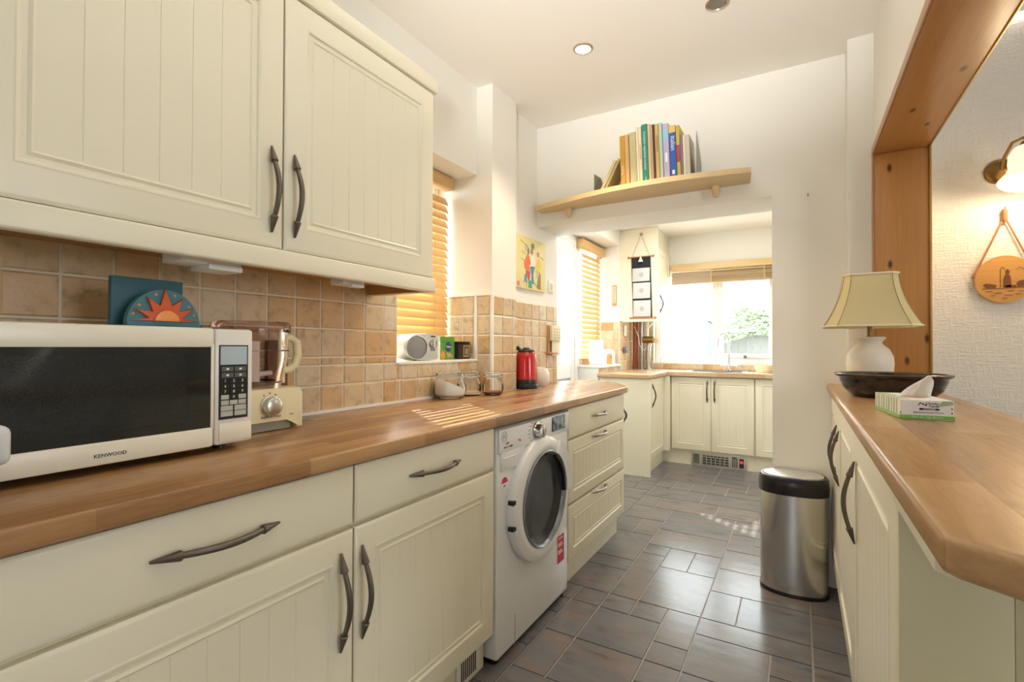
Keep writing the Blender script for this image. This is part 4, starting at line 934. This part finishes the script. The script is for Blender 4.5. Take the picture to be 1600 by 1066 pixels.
for x, z, r in ((-.014, .046, .0022), (-.008, .0435, .0024), (-.0015, .0405, .0024), (-.017, .0415, .0018)): lathe(b, [(.001, 0), (r, 0), (r, .0006), (.001, .0006)], (x, -.1228, z), 10, axis='Y')
obj('panda_mark', b, black_p, t, True)
b = B(); box(b, (-.0595, -.1226, .004+.012), (-.057, -.1218, .020)); box(b, (.054, -.1226, .030), (.0565, -.1218, .035)); box(b, (.054, -.1226, .018), (.0565, -.1218, .023)); obj('corner_marks', b, MATS['dark_ink'], t, True)
# folded tissue rising from the slot
b = B(); rows = []
for i in range(9):
    f = i/8; row = []
    for j in range(11):
        g = j/10-.5; w = .094*(1-f)**.75+.010*f
        x = g*w+.036*f**1.3+.006*sin(9*g+3*f)*(1-f); y = -.012+.014*sin(7*g+2)*(1-.5*f)-.012*f; row.append(b.verts.new((x, y, .052+.066*f-.010*(abs(g)*2)**2*f*.6)))
    rows.append(row)
for p, q in zip(rows, rows[1:]):
    for k in range(10): b.faces.new((p[k], p[k+1], q[k+1], q[k]))
bmesh.ops.solidify(b, geom=list(b.faces), thickness=.0012); obj('tissue', b, mat('tissue_paper', '#fbf8f4', .9), t, True)

# ------------------------------------------------------------------ sensor bin
t = thing('waste_bin', 'oval brushed steel sensor bin with black lid rim', 'bin', (1.492, 2.76, 0))
m, tt = custom('brushed_steel'); tt.p.inputs['Metallic'].default_value = 1; tt.p.inputs['Base Color'].default_value = lin('#dad8d4'); tt.p.inputs['Roughness'].default_value = .2
g = tt.noise(tt.coords('Object', (2, 2, 400)), 1, 2); tt.bump(g, .08, .001); tt.p.inputs['Anisotropic'].default_value = .5
def oval(h, hx=.142, hy=.104, n=44, e=2.35):
    P = []
    for k in range(n):
        a = 2*pi*k/n; c, s = cos(a), sin(a); P.append((hx*abs(c)**(2/e)*(1 if c >= 0 else -1), hy*abs(s)**(2/e)*(1 if s >= 0 else -1), h))
    return P
def loft(rows, cap=True):
    b = B(); R_ = [[b.verts.new(p) for p in r] for r in rows]; n = len(rows[0])
    for p, q in zip(R_, R_[1:]):
        for k in range(n): b.faces.new((p[k], p[(k+1) % n], q[(k+1) % n], q[k]))
    if cap: b.faces.new(R_[0][::-1]); b.faces.new(R_[-1])
    return b
obj('base_ring', loft([oval(0, .144, .106), oval(.014, .145, .107), oval(.018, .143, .105)]), black_p, t, True)
obj('body', loft([oval(.018), oval(.470)]), m, t, True)
obj('lid_rim', loft([oval(.468, .147, .109), oval(.505, .149, .111), oval(.514, .147, .109), oval(.536, .146, .108), oval(.547, .138, .100), oval(.547, .132, .094), oval(.543, .130, .092)]), mat('bin_black', '#1b1a1a', .25), t, True)
b = loft([oval(.542, .128, .086), oval(.549, .127, .085), oval(.553, .118, .077)]); o = obj('lid', b, mat('lid_steel', '#e2e2e0', .42, .8), t, True); o.location.y = .006
b = B(); rbox(b, (-.035, -.106, .538), (.035, -.088, .549), .003); obj('sensor_panel', b, mat('sensor_violet', '#3b2c55', .15), t, True)

# ------------------------------------------------------------------ dining-room wall: sconce and plaque
t = thing('wall_sconce', 'brass wall light with frosted bell glass on the dining room wall', 'wall light', (2.26, 2.9, 1.91))
brass = mat('aged_brass', '#8c6a3c', .28, .95)
b = B(); lathe(b, [(.001, -.030), (.012, -.028), (.030, -.020), (.046, -.014), (.052, -.006), (.052, 0)], (2.262, 2.898, 1.912), 36, axis='Y', close=True); obj('backplate', b, brass, t)
b = B(); tube(b, [(2.262, 2.872, 1.912), (2.262, 2.84, 1.955), (2.275, 2.80, 1.998), (2.300, 2.775, 2.005), (2.318, 2.77, 1.985)], .006, 10); lathe(b, [(.001, .022), (.024, .020), (.034, .0), (.032, -.008)], (2.318, 2.77, 1.968), 24, close=False); obj('arm', b, brass, t)
b = B(); lathe(b, [(.026, .0), (.050, -.018), (.060, -.045), (.060, -.075), (.056, -.10), (.064, -.125), (.086, -.158), (.083, -.160), (.061, -.125), (.053, -.10), (.057, -.07), (.047, -.018), (.024, -.004)], (0, 0, 0), 40, close=False)
m, tt = custom('frosted_glass'); tt.p.inputs['Base Color'].default_value = lin('#fff6e2'); tt.p.inputs['Roughness'].default_value = .35; tt.p.inputs['Emission Color'].default_value = lin('#ffe3ad'); tt.p.inputs['Emission Strength'].default_value = .45
o = obj('glass_shade', b, m, t, True); o.location = Vector((2.318, 2.77, 1.968))-t.location; o.rotation_euler = (radians(-14), radians(8), 0)
lamp('sconce_bulb', 'POINT', (2.335, 2.73, 1.80), 1.7, (1, .78, .5), .04)
t = thing('wall_plaque', 'oval wooden plaque with burnt shepherd scene hanging from cord', 'plaque', (2.27, 2.895, 1.35))
b = B(); prism(b, [(2.270+.094*cos(2*pi*k/48), 1.4485+.100*sin(2*pi*k/48)) for k in range(48)], 2.880, 2.896, 'XZ', .004, 2); obj('disc', b, plaque_m, t)
burn = mat('burnt_line', '#7a4a20', .7); py = 2.8795
b = B()
def bp(pts): prism(b, [(2.27+x*.094, 1.4485+z*.100) for x, z in pts], py-.0008, py+.001, 'XZ')
bp([(-.05, -.35), (.22, -.35), (.20, .10), (.12, .20), (.02, .18), (-.04, .02)]); bp([(.03, .20), (.15, .20), (.17, .34), (.10, .42), (.02, .36)])
bp([(-.62, -.36), (-.30, -.36), (-.26, -.24), (-.42, -.20), (-.64, -.16), (-.72, -.22)]); bp([(.44, -.36), (.80, -.36), (.84, -.22), (.62, -.06), (.46, -.10), (.38, -.2)])
bp([(-.02, -.38), (.42, -.38), (.36, -.26), (.04, -.27)])
obj('shepherd_scene', b, burn, t)
b = B(); cr = [(-.14, -.36), (-.14, .40), (-.10, .50), (-.03, .50), (0, .42)]; tube(b, [(2.27+x*.094, py-.0006, 1.4485+z*.1) for x, z in cr], .0011, 5)
for x0, x1, z in ((-.75, .85, -.38), (-.6, -.4, -.5), (-.35, -.1, -.58), (.1, .3, -.5), (.45, .7, -.52), (-.45, -.3, -.68), (0, .25, -.68), (.35, .55, -.64), (-.1, .1, -.8)): tube(b, [(2.27+x0*.094, py-.0006, 1.4485+z*.1), (2.27+x1*.094, py-.0006, 1.4485+z*.1)], .0009, 5)
for x0, z0 in ((.42, .38), (.5, .46), (.58, .40), (.66, .36)): tube(b, [(2.27+(x0-.05)*.094, py-.0006, 1.4485+(z0+.05)*.1), (2.27+x0*.094, py-.0006, 1.4485+z0*.1), (2.27+(x0+.05)*.094, py-.0006, 1.4485+(z0+.05)*.1)], .0006, 4)
obj('burnt_lines', b, burn, t)
cord = mat('plaque_cord', '#a86a3e', .7)
for e in ((2.172, 2.884, 1.462), (2.368, 2.884, 1.462)):
    b = B(); tube(b, [(2.274, 2.888, 1.715), e], .0034, 8); lathe(b, [(.001, -.006), (.007, -.003), (.007, .003), (.001, .006)], e, 10, close=False); obj('cord', b, cord, t)
b = B(); lathe(b, [(.004, 1.690), (.009, 1.700), (.008, 1.715), (.010, 1.735), (.006, 1.747), (.001, 1.748)], (2.274, 2.886, 0), 12, close=False); obj('cord_knot', b, cord, t)
b = B(); tube(b, [(2.274, 2.9, 1.75), (2.274, 2.884, 1.748), (2.274, 2.882, 1.758)], .0022, 6); obj('hook', b, steel, t)

# ------------------------------------------------------------------ far kitchen: units and worktop
t = thing('base_cabinet', 'cream end cabinet of the far corner, plain panel facing the camera', 'cabinet', (.15, 4.7, 0), 'cream base cabinets of the far kitchen')
bx('end_panel', (-.095, 4.425, 0), (.378, 4.443, .868), cream, t); b = B(); box(b, (-.095, 4.443, .125), (.336, 5.03, .868)); obj('body', b, cream_in, t); bx('plinth', (.30, 4.443, 0), (.326, 5.12, .125), cream, t)
add_door(t, (.337, 4.447, .130), (0, 1, 0), (1, 0, 0), .585, .732, 'door', True, hnd=((.357, 4.56, .82), (.357, 4.56, .60)), border=.055)
bx('corner_post', (.337, 5.036, .130), (.408, 5.082, .868), cream, t); bx('corner_post', (.380, 5.082, .130), (.408, 5.098, .868), cream, t)
t = thing('base_cabinet', 'cream double-door sink cabinet under the far window', 'cabinet', (.8, 5.3, 0), 'cream base cabinets of the far kitchen')
b = B(); box(b, (.41, 5.10, .130), (1.164, 5.59, .74)); box(b, (.41, 5.10, .74), (1.164, 5.118, .868)); obj('body', b, cream_in, t); bx('plinth', (.327, 5.12, 0), (1.165, 5.14, .132), cream, t)
for x0, x1, hx in ((.415, .783, .752), (.787, 1.158, .818)): add_door(t, (x0, 5.10, .150), (1, 0, 0), (0, -1, 0), x1-x0, .712, 'door', True, hnd=((hx, 5.08, .835), (hx, 5.08, .625)), border=.055)
t = thing('base_cabinet', 'cream cabinet right of the sink, mostly behind the wall', 'cabinet', (1.4, 5.3, 0), 'cream base cabinets of the far kitchen')
b = B(); box(b, (1.167, 5.10, .130), (1.76, 5.59, .868)); obj('body', b, cream_in, t); bx('plinth', (1.1655, 5.12, 0), (1.76, 5.14, .132), cream, t); add_door(t, (1.1675, 5.10, .150), (1, 0, 0), (0, -1, 0), .59, .712, 'door', True, border=.055)
# worktop with a cut-out for the sink
t = thing('far_worktop', 'walnut block corner worktop of the far kitchen around the sink', 'worktop', (.6, 5.1, WB))
SKX0, SKX1, SKY0, SKY1 = .55, 1.06, 5.15, 5.50
b = B(); prism(b, [(-.11, 4.40), (.36, 4.40), (.385, 4.425), (.385, 5.04), (-.11, 5.04)], WB, WT, 'XY', .005, 2); prism(b, [(-.095, 5.045), (SKX0, 5.045), (SKX0, FY-.01), (-.095, FY-.01)], WB, WT); prism(b, [(SKX1, 5.045), (1.9, 5.045), (1.9, FY-.01), (SKX1, FY-.01)], WB, WT); prism(b, [(SKX0, 5.045), (SKX1, 5.045), (SKX1, SKY0), (SKX0, SKY0)], WB, WT); prism(b, [(SKX0, SKY1), (SKX1, SKY1), (SKX1, FY-.01), (SKX0, FY-.01)], WB, WT)
obj('slab', b, stave_x, t)
# sink, tap
t = thing('sink', 'stainless inset sink under the far window', 'sink', (.8, 5.32, .75)); ssm = mat('stainless', '#c9cbcc', .25, 1)
b = B(); box(b, (SKX0+.02, SKY0+.02, .76), (SKX1-.02, SKY1-.02, .763))
for lo, hi in (((SKX0+.015, SKY0+.015, .76), (SKX0+.022, SKY1-.015, .912)), ((SKX1-.022, SKY0+.015, .76), (SKX1-.015, SKY1-.015, .912)), ((SKX0+.015, SKY0+.015, .76), (SKX1-.015, SKY0+.022, .912)), ((SKX0+.015, SKY1-.022, .76), (SKX1-.015, SKY1-.015, .912))): box(b, lo, hi)
obj('bowl', b, ssm, t)
b = B(); zt = .914
for lo, hi in (((SKX0-.03, SKY0-.03, WT), (SKX0+.02, SKY1+.03, zt)), ((SKX1-.02, SKY0-.03, WT), (SKX1+.03, SKY1+.03, zt)), ((SKX0+.02, SKY0-.03, WT), (SKX1-.02, SKY0+.02, zt)), ((SKX0+.02, SKY1-.02, WT), (SKX1-.02, SKY1+.03, zt))): box(b, lo, hi)
obj('rim', b, ssm, t)
t = thing('mixer_tap', 'chrome swan-neck mixer tap over the far sink', 'tap', (.895, 5.515, zt))
b = B(); lathe(b, [(.001, 0), (.026, 0), (.026, .006), (.017, .012), (.017, .07), (.013, .08), (.001, .08)], (.895, 5.515, zt), 22, close=False); obj('body', b, steel, t)
b = B(); pts = [(.895, 5.515, .98), (.895, 5.515, 1.20)]
for k in range(13):
    a = pi*k/12; pts.append((.851+.044*cos(a), 5.515-.10*(1-cos(a))*.5, 1.22+.075*sin(a)))
pts += [(.803, 5.412, 1.19), (.801, 5.41, 1.165)]
tube(b, pts, [.011]*(len(pts)-1)+[.0125], 12); obj('spout', b, steel, t)
b = B(); tube(b, [(.815, 5.515, .972), (.975, 5.515, .972)], .008, 10)
for x in (.815, .965): tube(b, [(x, 5.515, .972), (x+.012, 5.515, .972)], .017, 14)
obj('cross_handles', b, steel, t)
t = thing('scalloped_dish', 'pale beige scalloped dish on the worktop right of the sink', 'dish', (1.24, 5.36, WT))
b = B(); seg = 40; rows = []
for r, z, fl in ((.075, 0, 0), (.082, .02, .002), (.095, .058, .004), (.102, .078, .005), (.098, .078, .005), (.078, .02, .002), (.070, .008, 0)):
    rows.append([((r+fl*cos(10*2*pi*k/seg))*cos(2*pi*k/seg), (r+fl*cos(10*2*pi*k/seg))*sin(2*pi*k/seg), z) for k in range(seg)])
obj('body', loft(rows), mat('beige_dish', '#e9dcc0', .5), t, True)
# plinth heater
t = thing('plinth_heater', 'silver plinth heater with slotted grille and red switch below the sink', 'heater', (.84, 5.118, 0))
bx('faceplate', (.60, 5.112, .008), (1.098, 5.1195, .126), mat('heater_silver', '#c9c6be', .35, .5), t, .002)
sl = mat('heater_slot', '#3e3d3b', .6)
b = B()
for r in range(6):
    for c in range(4): box(b, (.62+c*.014, 5.110, .026+r*.015), (.631+c*.014, 5.1135, .036+r*.015))
for c in range(7): box(b, (.705+c*.034, 5.110, .096), (.732+c*.034, 5.1135, .108))
for c in range(6):
    for r in range(3): box(b, (.705+c*.040, 5.110, .022+r*.024), (.737+c*.040, 5.1135, .039+r*.024))
obj('grille_slots', b, sl, t)['kind'] = 'stuff'
b = B()
for r in range(5):
    for c in range(3): box(b, (.965+c*.018, 5.110, .024+r*.016), (.979+c*.018, 5.1135, .035+r*.016))
obj('side_slots', b, sl, t)['kind'] = 'stuff'; bx('badge', (.965, 5.109, .104), (1.01, 5.113, .116), black_p, t)
bx('switch_surround', (1.030, 5.108, .022), (1.068, 5.113, .108), black_p, t, .001); bx('red_switch', (1.036, 5.104, .062), (1.062, 5.110, .088), mat('switch_red', '#d2332b', .3, emit=('#d2332b', .4)), t, .002); bx('black_switch', (1.036, 5.105, .030), (1.062, 5.110, .055), mat('switch_dark', '#2a2020', .3), t, .002)

# boiler cupboard with hanging organiser
t = thing('boiler_cabinet', 'tall cream wall cupboard in the far corner hiding the boiler', 'wall cabinet', (.1, 5.3, 1.42))
b = B(); box(b, (-.098, 5.052, 1.445), (.275, FY-.004, 2.368)); obj('body', b, cream, t)
bx('end_panel', (-.1, 5.038, 1.425), (.296, 5.052, 2.368), cream, t); bx('light_rail', (-.07, 5.030, 1.412), (.302, 5.058, 1.442), cream, t, .004); bx('light_rail', (.27, 5.058, 1.412), (.302, FY-.08, 1.442), cream, t, .004)
add_door(t, (.276, 5.056, 1.447), (0, 1, 0), (1, 0, 0), .52, .71, 'door', True, hnd=((.296, 5.10, 1.69), (.296, 5.10, 1.50)), border=.055)
t = thing('hanging_organiser', 'black and grey fabric organiser with three pockets hung on the boiler cupboard', 'organiser', (.12, 5.02, 1.42))
felt = mat('black_felt', '#22262a', .9, bump=(200, .3)); pocket = mat('grey_pocket', '#cfd0d0', .85, bump=(150, .2)); dowel = mat('pine_dowel', '#b8834d', .5)
oy = 5.026
b = B(); rbox(b, (.028, oy-.004, 1.452), (.222, oy+.002, 2.075), .0015, 1)
for v in b.verts:
    f = (v.co.z-1.452)/.62; v.co.x += .018*(1-f)
obj('backing', b, felt, t)
for z0, z1, s in ((1.462, 1.628, .013), (1.648, 1.808, .008), (1.822, 1.958, .003)):
    b = B(); rbox(b, (.038+s, oy-.012, z0), (.214+s, oy-.003, z1), .003); p = obj('pocket', b, pocket, t)
    b = B(); cx, cz = .126+s, (z0+z1)/2
    for r in (.022, .013): tube(b, [(cx+r*cos(2*pi*k/18), oy-.0125, cz+r*sin(2*pi*k/18)) for k in range(19)], .0014, 4, False)
    for k in range(6): tube(b, [(cx, oy-.0125, cz), (cx+.018*cos(k*pi/3), oy-.0125, cz+.018*sin(k*pi/3))], .0011, 4)
    obj('pocket_motif', b, mat('motif_grey', '#a3a6a8', .7), p)
for z, dx in ((2.075, 0), (1.452, .018)):
    b = B(); tube(b, [(.005+dx, oy-.003, z), (.246+dx, oy-.003, z)], .0055, 10)
    for x in (.0+dx, .251+dx): lathe(b, [(-.0+.001, -.014), (.010, -.007), (.010, .007), (.001, .014)], (x, oy-.003, z), 12, axis='X', close=False)
    obj('rod', b, dowel, t)
b = B(); tube(b, [(.035, oy-.004, 2.077), (.128, oy-.006, 2.300)], .0018, 6); tube(b, [(.216, oy-.004, 2.077), (.128, oy-.006, 2.300)], .0018, 6); obj('cord', b, mat('grey_cord', '#7d7568', .8), t)
b = B(); lathe(b, [(.001, -.012), (.014, -.010), (.016, 0), (.012, .004)], (.128, oy, 2.305), 14, axis='Y', close=False); obj('knob', b, mat('knob_brass', '#b59b6a', .3, .8), t)
b = B(); tube(b, [(.128, oy-.008, 2.29), (.128, oy-.010, 2.07)], .0012, 5); lathe(b, [(.004, 2.075), (.010, 2.06), (.026, 2.02), (.024, 2.018), (.001, 2.03)], (.128, oy-.018, 0), 16, close=False); obj('bell', b, mat('white_bell', '#eeeae0', .4), t)
# pipes under the boiler
t = thing('boiler_pipes', 'copper and chrome pipes with brass valve under the boiler cupboard', 'pipes', (.05, 5.4, WT))
copper = mat('copper', '#a2553a', .3, .9); greyp = mat('grey_pipe', '#8f9091', .35, .6)
for x, y, r, m in ((-.060, 5.42, .013, copper), (-.028, 5.44, .011, copper), (.000, 5.43, .008, greyp), (.022, 5.44, .011, steel), (.045, 5.45, .008, greyp)):
    b = B(); tube(b, [(x, y, WT), (x, y, 1.43)], r, 12); obj('pipe', b, m, t)
b = B(); tube(b, [(.10, 5.43, WT), (.10, 5.43, 1.16), (.115, 5.43, 1.20)], .024, 14); lathe(b, [(.042, 0), (.042, .008), (.026, .012)], (.10, 5.43, WT), 18, close=False); obj('condensate_pipe', b, steel, t)
b = B(); tube(b, [(.05, 5.40, 1.235), (.16, 5.40, 1.235)], .036, 18); tube(b, [(.075, 5.40, 1.235), (.09, 5.40, 1.235)], .040, 18); v = obj('valve', b, mat('olive_brass', '#83673a', .3, .9), t)
b = B(); tube(b, [(.175, 5.38, 1.225), (.195, 5.36, 1.225)], [.028, .026], 18); tube(b, [(.16, 5.40, 1.235), (.18, 5.375, 1.225)], .012, 10); obj('gauge', b, mat('gauge_brass', '#d9bf82', .3, .6), t)
b = B(); tube(b, [(.09, 5.40, 1.27), (.09, 5.41, 1.43)], .016, 12); tube(b, [(.10, 5.40, 1.36), (.15, 5.41, 1.42)], .010, 10); obj('white_elbow', b, white_m, t)
b = B(); tube(b, [(-.05, 5.40, 1.38), (.0, 5.37, 1.28), (.02, 5.36, 1.17), (.06, 5.37, 1.12), (.08, 5.39, 1.14)], .004, 8); obj('cable', b, white_m, t)
t = thing('spur_switch', 'small white fused switch with grey plug on the tiles by the pipes', 'switch', (-.085, 5.2, 1.12)); bx('plate', (-.092, 5.14, 1.27), (-.080, 5.22, 1.38), white_m, t, .003); bx('plug', (-.092, 5.12, 1.09), (-.05, 5.18, 1.16), mat('plug_grey', '#77797c', .4), t, .008)
# ledge items
t = thing('thermometer', 'small wooden wall thermometer beside the boiler cupboard', 'thermometer', (-.15, 5.02, 1.58)); bx('board', (-.175, 5.018, 1.585), (-.128, 5.028, 1.80), mat('thermo_wood', '#caa06c', .5), t, .004); bx('scale', (-.166, 5.016, 1.61), (-.137, 5.019, 1.78), mat('thermo_scale', '#efe6d0', .5), t); b = B(); tube(b, [(-.1515, 5.0155, 1.62), (-.1515, 5.0155, 1.77)], .0025, 6); lathe(b, [(.001, -.006), (.006, 0), (.001, .006)], (-.1515, 5.0155, 1.617), 10, close=False); obj('tube', b, mat('thermo_red', '#7c3b2e', .4), t)
t = thing('paper_roll', 'white kitchen paper roll standing on the ledge by the back door', 'kitchen roll', (-.185, 4.58, .982))
b = B(); lathe(b, [(.02, .005), (.068, .005), (.069, .01), (.069, .235), (.068, .24), (.02, .24), (.02, .005)], (0, 0, 0), 32, close=False); obj('roll', b, mat('roll_paper', '#fbfbf9', .9), t, True)
b = B(); tube(b, [(0, 0, 0), (0, 0, .262)], .007, 10); lathe(b, [(.001, 0), (.06, 0), (.06, .005), (.001, .005)], (0, 0, 0), 24); obj('stand', b, MATS['holder_wood'], t, True)
t = thing('bread_bin', 'white rounded bread bin on the ledge next to the boiler pipes', 'bread bin', (-.20, 4.88, .982))
arc = [(4.74, .982), (4.74, 1.06)]+[(4.74+.10*(1-cos(a)), 1.06+.07*sin(a)) for a in [radians(15*k) for k in range(1, 7)]]+[(5.015-.10*(1-cos(a)), 1.06+.07*sin(a)) for a in [radians(15*k) for k in range(6, 0, -1)]]+[(5.015, .982)]
b = B(); prism(b, arc, -.262, -.135, 'YZ', .008, 2); obj('cover', b, mat('bin_white', '#f4f2ea', .35), t)
b = B(); tube(b, [(-.132, 4.94, 1.03), (-.125, 4.945, 1.06), (-.132, 4.95, 1.09)], .004, 8); obj('handle', b, white_m, t)
t = thing('bird_house', 'small wooden arched house ornament on the ledge before the bread bin', 'ornament', (-.125, 4.78, .982))
b = B(); prism(b, [(4.735, .982), (4.735, 1.045)]+[(4.775-.04*cos(a), 1.045+.045*sin(a)) for a in [radians(22.5*k) for k in range(1, 8)]]+[(4.815, 1.045), (4.815, .982)], -.132, -.105, 'YZ', .003); obj('body', b, mat('house_wood', '#d99a58', .5), t)
b = B(); lathe(b, [(.001, 0), (.010, 0), (.010, .0015), (.001, .0015)], (-.1055, 4.775, 1.055), 16, axis='X'); obj('hole', b, dark_gap, t)
t = thing('wooden_wedge', 'small brown wooden piece at the near end of the ledge', 'wood piece', (-.2, 4.47, .982)); b = B(); prism(b, [(4.44, .982), (4.50, .982), (4.50, 1.0), (4.46, 1.04)], -.28, -.22, 'YZ', .003); obj('wedge', b, MATS['holder_wood'], t)

# ------------------------------------------------------------------ outside
b = B(); box(b, (-12, 5.9, -.35), (14, 30, -.25)); box(b, (-12, -6, -.35), (-.6, 5.9, -.25)); o = obj('ground', b, mat('pale_paving', '#b9b5ac', .9)); o['kind'] = 'structure'
t = thing('garden_fence', 'weathered grey board fence across the garden, below the ivy', 'fence', (2, 12.0, -.25))
fm = mat('grey_boards', '#8f8f8b', .9, vary=(4, .25)); me = None; rs = random.Random(5)
for k in range(34):
    if me is None:
        b = B(); rbox(b, (0, 0, 0), (.1485, .022, 1.76), .004, 1); o = obj('board', b, fm, t, True); me = o.data
    else: o = link('board', me, t)
    o.location = (-2.4+k*.15, rs.uniform(-.004, .004), rs.uniform(-.02, .02))
for z in (.3, 1.35):
    b = B(); box(b, (-2.4, .022, z), (2.7, .06, z+.08)); obj('rail', b, fm, t, True)
t = thing('ivy_hedge', 'dense ivy spilling over the top of the garden fence', 'ivy', (2, 11.95, 1.56)); t['kind'] = 'stuff'
b = B(); rs = random.Random(9)
for k in range(5200):
    x = rs.uniform(-1.9, 2.6); c = .62+.28*sin(x*2.1)+.12*sin(x*5.3); z = rs.uniform(-.35, 1)*c; y = rs.uniform(-.35, -.02) if z < .05 else rs.uniform(-.3, .3)
    if z < 0 and rs.random() < .55: continue
    s = rs.uniform(.03, .075); q = Vector((rs.gauss(0, 1), rs.gauss(0, 1)-.7, rs.gauss(0, 1)+.5)).normalized(); uu, ww = ring_basis(q); p = Vector((x, y, z))
    b.faces.new([b.verts.new(p+uu*s), b.verts.new(p+ww*s*.6), b.verts.new(p-uu*s), b.verts.new(p-ww*s*.6)])
m, tt = custom('ivy_leaf'); tt.l(tt.ramp(tt.noise(tt.coords(), 9, 3), [(.3, lin('#6f8a62')), (.7, lin('#c3d0b0'))]), tt.p.inputs['Base Color']); tt.p.inputs['Roughness'].default_value = .5
o = obj('leaves', b, m, t, True, 0); o['kind'] = 'stuff'
t = thing('garden_bench', 'grey wooden bench in front of the garden fence', 'bench', (1.05, 10.4, -.25))
bw = mat('bench_wood', '#8d8880', .9)
for k in range(4): b = B(); box(b, (-.6, k*.11, .42), (.6, k*.11+.09, .45)); obj('seat_slat', b, bw, t, True)
for k in range(4): b = B(); box(b, (-.6, .46, .55+k*.10), (.6, .48, .62+k*.10)); obj('back_slat', b, bw, t, True)
for x in (-.56, .5): b = B(); box(b, (x, 0, 0), (x+.06, .06, .62)); box(b, (x, .42, 0), (x+.06, .48, .95)); box(b, (x, 0, .58), (x+.06, .48, .63)); obj('leg', b, bw, t, True)
t = thing('neighbour_house', 'white rendered house wall with sloping eaves outside the far window', 'house', (-2.2, 9.5, -.25))
render_m = mat('white_render', '#f1f0ec', .9, bump=(20, .2)); b = B(); prism(b, [(-4.2, -.25), (-.03, -.25), (-.03, 1.74), (-.65, 2.12), (-4.2, 4.3)], 9.0, 10.3, 'XZ'); obj('wall', b, render_m, t)
b = B(); prism(b, [(.02, 1.70), (.02, 1.77), (-.65, 2.19), (-4.2, 4.38), (-4.2, 4.305), (-.65, 2.125)], 8.9, 10.4, 'XZ'); obj('roof_edge', b, mat('pale_verge', '#7d8486', .8), t)
t = thing('garden_shed', 'pale grey-green shed beyond the white house wall', 'shed', (-.2, 11.2, -.25)); b = B(); prism(b, [(-.75, -.25), (.02, -.25), (.02, 1.62), (-.4, 1.85), (-.75, 1.65)], 10.7, 11.6, 'XZ'); obj('wall', b, mat('shed_green', '#7b8a8b', .8), t); bx('door', (-.6, 10.68, -.2), (-.1, 10.7, 1.45), mat('shed_door', '#707f80', .8), t); b = B(); prism(b, [(-.82, 1.63), (-.4, 1.88), (.09, 1.59), (.09, 1.65), (-.4, 1.95), (-.82, 1.70)], 10.65, 11.65, 'XZ'); obj('roof', b, MATS['pale_verge'], t)
